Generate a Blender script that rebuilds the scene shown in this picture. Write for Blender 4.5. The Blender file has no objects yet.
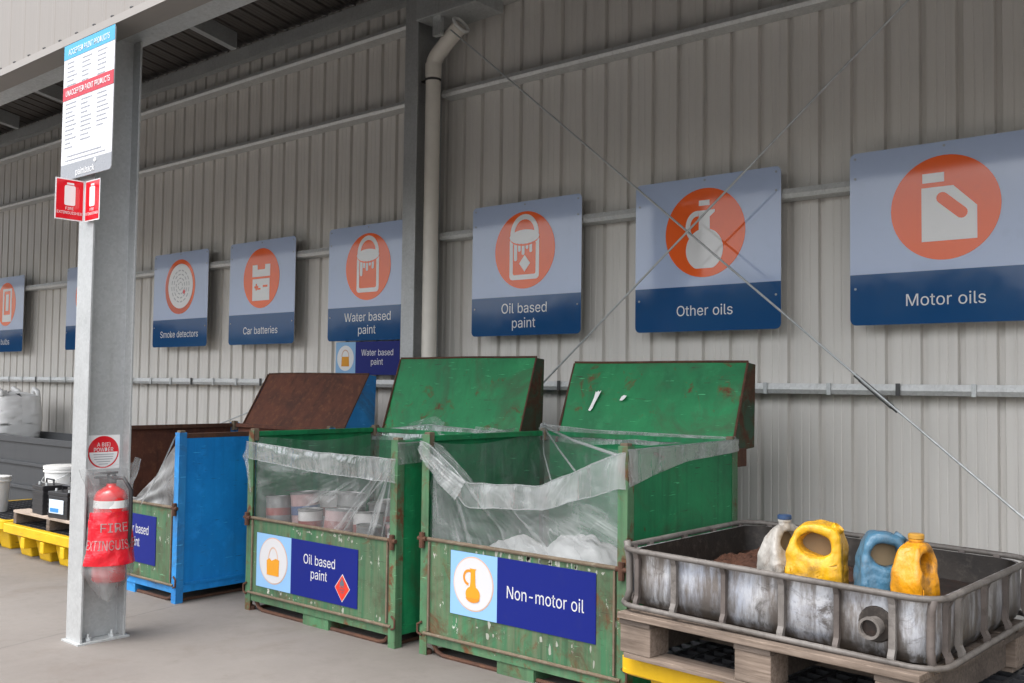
import bpy, math, random
from mathutils import Vector, Matrix, noise as mnoise
random.seed(7)
R = math.radians
scene = bpy.context.scene
col = scene.collection

# ------------------------------------------------------------------ camera
CAM_H = 1.34
cam_d = bpy.data.cameras.new('camera'); cam_o = bpy.data.objects.new('camera', cam_d); col.objects.link(cam_o)
rx = Vector((0.7617237, 0.6477826, 0.0124351)); ux = Vector((0.0195944, -0.0422166, 0.9989163)); fw = Vector((-0.6476056, 0.7606547, 0.0448503))
M = Matrix((rx, ux, -fw)).transposed().to_4x4(); M.translation = Vector((0, 0, CAM_H))
cam_o.matrix_world = M
cam_d.sensor_width = 36; cam_d.lens = 982.108 / 1024 * 36; cam_d.clip_end = 2000; cam_d.clip_start = 0.05
scene.camera = cam_o

# ------------------------------------------------------------------ node helpers
class NT:
    def __init__(s, name):
        s.m = bpy.data.materials.new(name); s.m.use_nodes = True
        s.t = s.m.node_tree; s.t.nodes.clear()
        s.out = s.t.nodes.new('ShaderNodeOutputMaterial')
    def n(s, typ, **kw):
        nd = s.t.nodes.new(typ)
        for k, v in kw.items():
            if k.startswith('i_'): nd.inputs[k[2:].replace('_', ' ')].default_value = v
            else: setattr(nd, k, v)
        return nd
    def l(s, a, b): s.t.links.new(a, b)
    def math(s, op, a, b=None, clamp=False):
        nd = s.t.nodes.new('ShaderNodeMath'); nd.operation = op; nd.use_clamp = clamp
        for i, v in enumerate((a, b)):
            if v is None: continue
            if isinstance(v, (int, float)): nd.inputs[i].default_value = v
            else: s.l(v, nd.inputs[i])
        return nd.outputs[0]
    def ramp(s, fac, a, b, ca=0.0, cb=1.0):
        nd = s.t.nodes.new('ShaderNodeMapRange'); nd.clamp = True
        s.l(fac, nd.inputs[0])
        nd.inputs[1].default_value = a; nd.inputs[2].default_value = b
        nd.inputs[3].default_value = ca; nd.inputs[4].default_value = cb
        return nd.outputs[0]
    def mix(s, fac, a, b):
        nd = s.t.nodes.new('ShaderNodeMix'); nd.data_type = 'RGBA'
        if isinstance(fac, (int, float)): nd.inputs[0].default_value = fac
        else: s.l(fac, nd.inputs[0])
        for i, v in ((6, a), (7, b)):
            if isinstance(v, tuple): nd.inputs[i].default_value = (*v[:3], 1)
            else: s.l(v, nd.inputs[i])
        return nd.outputs[2]
    def coords(s, scale=(1, 1, 1), rnd=True, uv=False):
        tc = s.n('ShaderNodeTexCoord')
        src = tc.outputs['UV' if uv else 'Object']
        if rnd:
            oi = s.n('ShaderNodeObjectInfo')
            sc = s.math('MULTIPLY', oi.outputs['Random'], 37.0)
            ad = s.n('ShaderNodeVectorMath', operation='ADD'); s.l(src, ad.inputs[0]); s.l(sc, ad.inputs[1]); src = ad.outputs[0]
        mp = s.n('ShaderNodeMapping'); mp.inputs['Scale'].default_value = scale
        s.l(src, mp.inputs[0]); return mp.outputs[0]
    def noise(s, vec, scale, detail=4, rough=.55, dist=0):
        nd = s.n('ShaderNodeTexNoise'); s.l(vec, nd.inputs['Vector'])
        nd.inputs['Scale'].default_value = scale; nd.inputs['Detail'].default_value = detail
        nd.inputs['Roughness'].default_value = rough; nd.inputs['Distortion'].default_value = dist
        return nd.outputs[0]
    def bsdf(s, color, rough=.5, metal=0.0, bump=None, bstr=.2, bdist=.01, coat=0.0, spec=None):
        b = s.n('ShaderNodeBsdfPrincipled')
        for k, v in (('Base Color', color), ('Roughness', rough), ('Metallic', metal)):
            if isinstance(v, tuple): b.inputs[k].default_value = (*v[:3], 1)
            elif isinstance(v, (int, float)): b.inputs[k].default_value = v
            else: s.l(v, b.inputs[k])
        if coat: b.inputs['Coat Weight'].default_value = coat; b.inputs['Coat Roughness'].default_value = .04
        if spec is not None: b.inputs['Specular IOR Level'].default_value = spec
        if bump is not None:
            bp = s.n('ShaderNodeBump'); bp.inputs['Strength'].default_value = bstr; bp.inputs['Distance'].default_value = bdist
            s.l(bump, bp.inputs['Height']); s.l(bp.outputs[0], b.inputs['Normal'])
        return b.outputs[0]
    def done(s, sh): s.l(sh, s.out.inputs['Surface']); return s.m

def m_plain(name, c, rough=.5, metal=0.0, var=.12, coat=0.0, scale=8):
    t = NT(name); v = t.coords()
    n = t.noise(v, scale)
    c2 = tuple(x * (1 - var) for x in c); c1 = tuple(min(1, x * (1 + var)) for x in c)
    return t.done(t.bsdf(t.mix(n, c2, c1), rough, metal, coat=coat))

def m_paint(name, base, dark, rust=(.11, .045, .02), rust_lo=.62, rust_hi=.68, streak=.5, chip=0.0, chipc=(.55, .55, .5), rough=.55, moss=0.0, stain=.45):
    """old painted steel: faded patches, vertical runs, rust spots, scuffs"""
    t = NT(name)
    v = t.coords(); vs = t.coords((9, 9, .5)); vh = t.coords((1.2, 1.2, 14))
    big = t.noise(v, 2.6, 6, .62, .4)
    c = t.mix(t.ramp(big, .32, .68), dark, base)
    st = t.noise(vs, 2.2, 5, .6)
    c = t.mix(t.math('MULTIPLY', t.ramp(st, .5, .75), streak), c, tuple(x * .45 for x in dark))
    fade = t.noise(v, 9, 5, .65)
    c = t.mix(t.ramp(fade, .55, .8, 0, .35), c, tuple(min(1, x * 1.5 + .03) for x in base))
    if moss:
        g = t.noise(vs, 3.3, 6, .7)
        c = t.mix(t.math('MULTIPLY', t.ramp(g, .42, .7), moss), c, (.13, .14, .085))
    if chip:
        ch = t.noise(t.coords((3, 3, 1.4)), 6, 7, .8)
        c = t.mix(t.ramp(ch, .70 - chip * .1, .73 - chip * .1), c, chipc)
    r1 = t.noise(v, 5.2, 9, .72, .8)
    rm = t.ramp(r1, rust_lo, rust_hi)
    rc = t.mix(t.noise(v, 40, 3), tuple(x * .5 for x in rust), tuple(x * 1.6 for x in rust))
    c = t.mix(rm, c, rc)
    stn = t.noise(v, 1.9, 7, .72, 1.2)
    c = t.mix(t.ramp(stn, .50, .66, 0, stain), c, (.055, .052, .030))
    sc2 = t.noise(t.coords((2.2, 2.2, 30)), 3.2, 4, .6, .15)
    c = t.mix(t.ramp(sc2, .66, .70, 0, .75), c, (.035, .028, .02))
    sc = t.noise(t.coords((1.5, 1.5, 22)), 6, 3, .5)
    c = t.mix(t.ramp(sc, .70, .73, 0, .6), c, tuple(min(1, x * 2.2 + .08) for x in base))
    rg = t.mix(rm, (rough,) * 3, (.85,) * 3)
    hb = t.math('ADD', t.math('MULTIPLY', big, .8), t.math('MULTIPLY', r1, .25))
    return t.done(t.bsdf(c, rg, 0, hb, .25, .02, spec=.28))

def m_rust(name, c1, c2, c3, rough=.9):
    t = NT(name); v = t.coords()
    a = t.noise(v, 3.2, 7, .65, .5); b = t.noise(v, 22, 6, .7)
    c = t.mix(t.ramp(a, .3, .7), c1, c2); c = t.mix(t.ramp(b, .52, .75, 0, .75), c, c3)
    d = t.noise(t.coords((6, 6, .8)), 3, 5, .6)
    c = t.mix(t.ramp(d, .55, .8, 0, .6), c, tuple(x * .4 for x in c1))
    return t.done(t.bsdf(c, rough, 0, b, .35, .006))

def m_galv(name, base=(.55, .57, .57), rough=.42, metal=.55):
    t = NT(name); v = t.coords()
    vo = t.n('ShaderNodeTexVoronoi'); t.l(v, vo.inputs['Vector']); vo.inputs['Scale'].default_value = 75
    sep = t.n('ShaderNodeSeparateColor'); t.l(vo.outputs['Color'], sep.inputs[0])
    n = t.noise(v, 5, 6, .6)
    f = t.math('ADD', t.math('MULTIPLY', sep.outputs[0], .35), t.math('MULTIPLY', n, .8))
    c = t.mix(t.ramp(f, .2, .95), tuple(x * .84 for x in base), tuple(min(1, x * 1.10) for x in base))
    dr = t.noise(t.coords((10, 10, .6)), 3, 4)
    c = t.mix(t.ramp(dr, .58, .8, 0, .35), c, (.25, .25, .24))
    rr = t.ramp(sep.outputs[1], 0, 1, rough - .1, rough + .14)
    return t.done(t.bsdf(c, rr, metal, n, .1, .01))

def m_clad(name, base, rough=.4, dirt=.3):
    t = NT(name); v = t.coords(rnd=False)
    n = t.noise(v, .9, 5, .6); st = t.noise(t.coords((7, 7, .25), rnd=False), 1.5, 5, .65)
    c = t.mix(n, tuple(x * .93 for x in base), tuple(x * 1.05 for x in base))
    c = t.mix(t.ramp(st, .5, .8, 0, dirt), c, tuple(x * .62 for x in base))
    f = t.noise(v, 60, 2)
    c = t.mix(t.ramp(f, .6, .8, 0, .15), c, tuple(x * .7 for x in base))
    return t.done(t.bsdf(c, rough, 0, st, .06, .01))

def m_sign(name, c, rough=.05, spec=.55):
    t = NT(name); v = t.coords()
    n = t.noise(v, 1.6, 3, .5); d = t.noise(v, 11, 6, .7)
    cc = t.mix(t.ramp(d, .55, .8, 0, .18), c, tuple(x * .6 + .03 for x in c))
    return t.done(t.bsdf(cc, t.ramp(d, .3, .8, rough, rough + .05), 0, n, .05, .03, spec=spec))

def m_wood(name, c1, c2):
    t = NT(name)
    v = t.coords(); g = t.noise(t.coords((1.2, 16, 16)), 5, 6, .65, .3); b = t.noise(v, 4, 5)
    c = t.mix(t.ramp(g, .3, .72), c1, c2); c = t.mix(t.ramp(b, .45, .75, 0, .6), c, tuple(x * .35 for x in c1))
    return t.done(t.bsdf(c, .85, 0, g, .4, .004))

def m_film(name, origin=(0, 0), base_op=.2, fold=.55, k=7.0, tint=(.58, .60, .60), thr=(.5, .72), rough=.22, crk_op=.10):
    """clear polythene: folds fan out from a corner (uv in metres)"""
    t = NT(name); tc = t.n('ShaderNodeTexCoord')
    sub = t.n('ShaderNodeVectorMath', operation='SUBTRACT'); t.l(tc.outputs['UV'], sub.inputs[0]); sub.inputs[1].default_value = (*origin, 0)
    sp = t.n('ShaderNodeSeparateXYZ'); t.l(sub.outputs[0], sp.inputs[0])
    an = t.math('ARCTAN2', sp.outputs[1], sp.outputs[0])
    ln = t.n('ShaderNodeVectorMath', operation='LENGTH'); t.l(sub.outputs[0], ln.inputs[0])
    cb = t.n('ShaderNodeCombineXYZ'); t.l(t.math('MULTIPLY', an, k), cb.inputs[0]); t.l(t.math('MULTIPLY', ln.outputs[1], 1.1), cb.inputs[1])
    oi = t.n('ShaderNodeObjectInfo'); t.l(t.math('MULTIPLY', oi.outputs['Random'], 20), cb.inputs[2])
    s1 = t.noise(cb.outputs[0], 1.3, 4, .6, .3)
    crk = t.noise(tc.outputs['UV'], 4.5, 3, .5, .8)
    ridge = t.math('ABSOLUTE', t.math('SUBTRACT', crk, .5))
    cr = t.ramp(ridge, 0, .02, crk_op, 0)
    f1 = t.math('MULTIPLY', t.ramp(s1, thr[0], thr[1]), fold)
    cloud = t.ramp(t.noise(tc.outputs['UV'], 2.5, 4), .35, .7, 0, .18)
    op = t.math('ADD', t.math('ADD', f1, cr), t.math('ADD', cloud, base_op), True)
    h = t.math('ADD', s1, t.math('MULTIPLY', crk, .8))
    pr = t.n('ShaderNodeBsdfPrincipled'); pr.inputs['Base Color'].default_value = (*tint, 1); pr.inputs['Roughness'].default_value = rough
    bp = t.n('ShaderNodeBump'); bp.inputs['Strength'].default_value = .7; bp.inputs['Distance'].default_value = .04
    t.l(h, bp.inputs['Height']); t.l(bp.outputs[0], pr.inputs['Normal'])
    tl = t.n('ShaderNodeBsdfTranslucent'); tl.inputs[0].default_value = (*tint, 1)
    m1 = t.n('ShaderNodeMixShader'); m1.inputs[0].default_value = .35; t.l(pr.outputs[0], m1.inputs[1]); t.l(tl.outputs[0], m1.inputs[2])
    tr = t.n('ShaderNodeBsdfTransparent'); tr.inputs[0].default_value = (.97, .98, .98, 1)
    gl = t.n('ShaderNodeBsdfGlossy'); gl.inputs['Roughness'].default_value = .12; t.l(bp.outputs[0], gl.inputs['Normal'])
    lw = t.n('ShaderNodeLayerWeight'); lw.inputs[0].default_value = .25; t.l(bp.outputs[0], lw.inputs['Normal'])
    m0 = t.n('ShaderNodeMixShader'); t.l(t.math('MULTIPLY', lw.outputs['Fresnel'], .35), m0.inputs[0]); t.l(tr.outputs[0], m0.inputs[1]); t.l(gl.outputs[0], m0.inputs[2])
    m2 = t.n('ShaderNodeMixShader'); t.l(t.math('MINIMUM', op, .92), m2.inputs[0]); t.l(m0.outputs[0], m2.inputs[1]); t.l(m1.outputs[0], m2.inputs[2])
    return t.done(m2.outputs[0])

# ------------------------------------------------------------------ mesh helpers
class MB:
    def __init__(s): s.v = []; s.f = []; s.uv = None
    def add(s, vs, fs):
        o = len(s.v); s.v += [Vector(p) for p in vs]; s.f += [tuple(i + o for i in f) for f in fs]; return s
    def box(s, x0, x1, y0, y1, z0, z1):
        return s.add([(x0, y0, z0), (x1, y0, z0), (x1, y1, z0), (x0, y1, z0), (x0, y0, z1), (x1, y0, z1), (x1, y1, z1), (x0, y1, z1)],
                     [(0, 3, 2, 1), (4, 5, 6, 7), (0, 1, 5, 4), (1, 2, 6, 5), (2, 3, 7, 6), (3, 0, 4, 7)])
    def hexa(s, p): return s.add(p, [(0, 3, 2, 1), (4, 5, 6, 7), (0, 1, 5, 4), (1, 2, 6, 5), (2, 3, 7, 6), (3, 0, 4, 7)])
    def tube(s, pts, r, n=10, closed=False, caps=True):
        pts = [Vector(p) for p in pts]; L = len(pts); rs = r if isinstance(r, (list, tuple)) else [r] * L
        rings = []; prev = None
        for i, p in enumerate(pts):
            a = pts[(i - 1) % L] if (closed or i > 0) else p; b = pts[(i + 1) % L] if (closed or i < L - 1) else p
            d = (b - a).normalized()
            if prev is None:
                up = Vector((0, 0, 1)) if abs(d.z) < .9 else Vector((1, 0, 0)); e = d.cross(up).normalized()
            else:
                e = (prev - d * prev.dot(d)).normalized()
            prev = e; g = d.cross(e)
            rings.append([p + (e * math.cos(2 * math.pi * k / n) + g * math.sin(2 * math.pi * k / n)) * rs[i] for k in range(n)])
        vs = [q for rg in rings for q in rg]; fs = []
        for i in range(L if closed else L - 1):
            j = (i + 1) % L
            for k in range(n): fs.append((i * n + k, i * n + (k + 1) % n, j * n + (k + 1) % n, j * n + k))
        if caps and not closed: fs.append(tuple(range(n))[::-1]); fs.append(tuple((L - 1) * n + k for k in range(n)))
        return s.add(vs, fs)
    def lathe(s, prof, c=(0, 0, 0), n=32, axis='z'):
        vs = []; fs = []
        for (r, h) in prof:
            for k in range(n):
                a = 2 * math.pi * k / n; p = (r * math.cos(a), r * math.sin(a), h)
                if axis == 'y': p = (p[0], p[2], p[1])
                if axis == 'x': p = (p[2], p[0], p[1])
                vs.append(Vector(p) + Vector(c))
        for i in range(len(prof) - 1):
            for k in range(n): fs.append((i * n + k, i * n + (k + 1) % n, (i + 1) * n + (k + 1) % n, (i + 1) * n + k))
        fs.append(tuple(range(n))[::-1]); fs.append(tuple((len(prof) - 1) * n + k for k in range(n)))
        return s.add(vs, fs)
    def prism(s, poly, fr, d0, d1):
        """poly in (u,v) placed by frame (O,U,V,N), from d0 to d1 along N"""
        O, U, V, N = fr; n = len(poly)
        vs = [O + U * a + V * b + N * d0 for a, b in poly] + [O + U * a + V * b + N * d1 for a, b in poly]
        fs = [tuple(range(n))[::-1], tuple(range(n, 2 * n))] + [(i, (i + 1) % n, n + (i + 1) % n, n + i) for i in range(n)]
        return s.add(vs, fs)
    def sheet(s, fn, nu, nv, uvfn):
        o = len(s.v)
        if s.uv is None: s.uv = []
        for j in range(nv + 1):
            for i in range(nu + 1):
                a, b = i / nu, j / nv; s.v.append(Vector(fn(a, b))); s.uv.append(uvfn(a, b))
        for j in range(nv):
            for i in range(nu):
                k = o + j * (nu + 1) + i; s.f.append((k, k + 1, k + nu + 2, k + nu + 1))
        return s

def link(o, parent=None):
    col.objects.link(o)
    if parent is not None: o.parent = parent
    return o
WL = {}
def wloc(p):
    while p is not None and p.name not in WL: p = p.parent
    return WL[p.name] if p is not None else Vector((0, 0, 0))
def obj(name, mb, mat, parent=None, smooth=False, bevel=0.0, local=False, origin=None, seg=2):
    """one mesh object; vertices given in world space unless local"""
    off = Vector((0, 0, 0)) if local else wloc(parent)
    if origin is not None: off = Vector(origin)
    me = bpy.data.meshes.new(name); me.from_pydata([v - off for v in mb.v], [], mb.f); me.update()
    if mb.uv is not None:
        ul = me.uv_layers.new(name='UVMap')
        for lp in me.loops: ul.data[lp.index].uv = mb.uv[lp.vertex_index]
    o = bpy.data.objects.new(name, me); link(o, parent); me.materials.append(mat)
    if origin is not None: o.location = origin
    if smooth:
        for p in me.polygons: p.use_smooth = True
        if smooth != 'all':
            me.set_sharp_from_angle(angle=R(smooth if smooth is not True else 40))
    if bevel:
        b = o.modifiers.new('bevel', 'BEVEL'); b.width = bevel; b.segments = seg; b.limit_method = 'ANGLE'; b.angle_limit = R(40)
    return o
def thing(name, loc, label, cat, group=None, rotz=0):
    o = bpy.data.objects.new(name, None); link(o); o.location = loc; o.rotation_euler = (0, 0, rotz); o.empty_display_size = .1
    WL[o.name] = Vector(loc); o['label'] = label; o['category'] = cat
    if group: o['group'] = group
    return o
def tag(o, label, cat, group=None):
    o['label'] = label; o['category'] = cat
    if group: o['group'] = group
    return o
def structure(o, kind='structure'): o['kind'] = kind; return o

# ------------------------------------------------------------------ flat lettering / shapes (curve fill -> mesh)
def frame(O, U, V):
    U = Vector(U).normalized(); V = Vector(V).normalized(); return (Vector(O), U, V, U.cross(V))
def _mesh_from(cu):
    ob = bpy.data.objects.new('tmp', cu); col.objects.link(ob)
    dg = bpy.context.evaluated_depsgraph_get(); dg.update()
    me = bpy.data.meshes.new_from_object(ob.evaluated_get(dg))
    vs = [v.co.copy() for v in me.vertices]; fs = [tuple(p.vertices) for p in me.polygons]
    bpy.data.objects.remove(ob); bpy.data.meshes.remove(me)
    return vs, fs
def put(vs, fs, fr, w):
    O, U, V, N = fr; m = MB(); m.add([O + U * p.x + V * p.y + N * (w + p.z) for p in vs], fs); return m
def shape(splines, fr, w, ext=.0004, offset=0.0):
    cu = bpy.data.curves.new('c', 'CURVE'); cu.dimensions = '2D'; cu.fill_mode = 'BOTH'; cu.extrude = ext; cu.offset = offset
    for sp in splines:
        s = cu.splines.new('POLY'); s.points.add(len(sp) - 1); s.use_cyclic_u = True
        for i, (a, b) in enumerate(sp): s.points[i].co = (a, b, 0, 1)
    vs, fs = _mesh_from(cu); bpy.data.curves.remove(cu); return put(vs, fs, fr, w)
GLYPHS = {}
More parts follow.
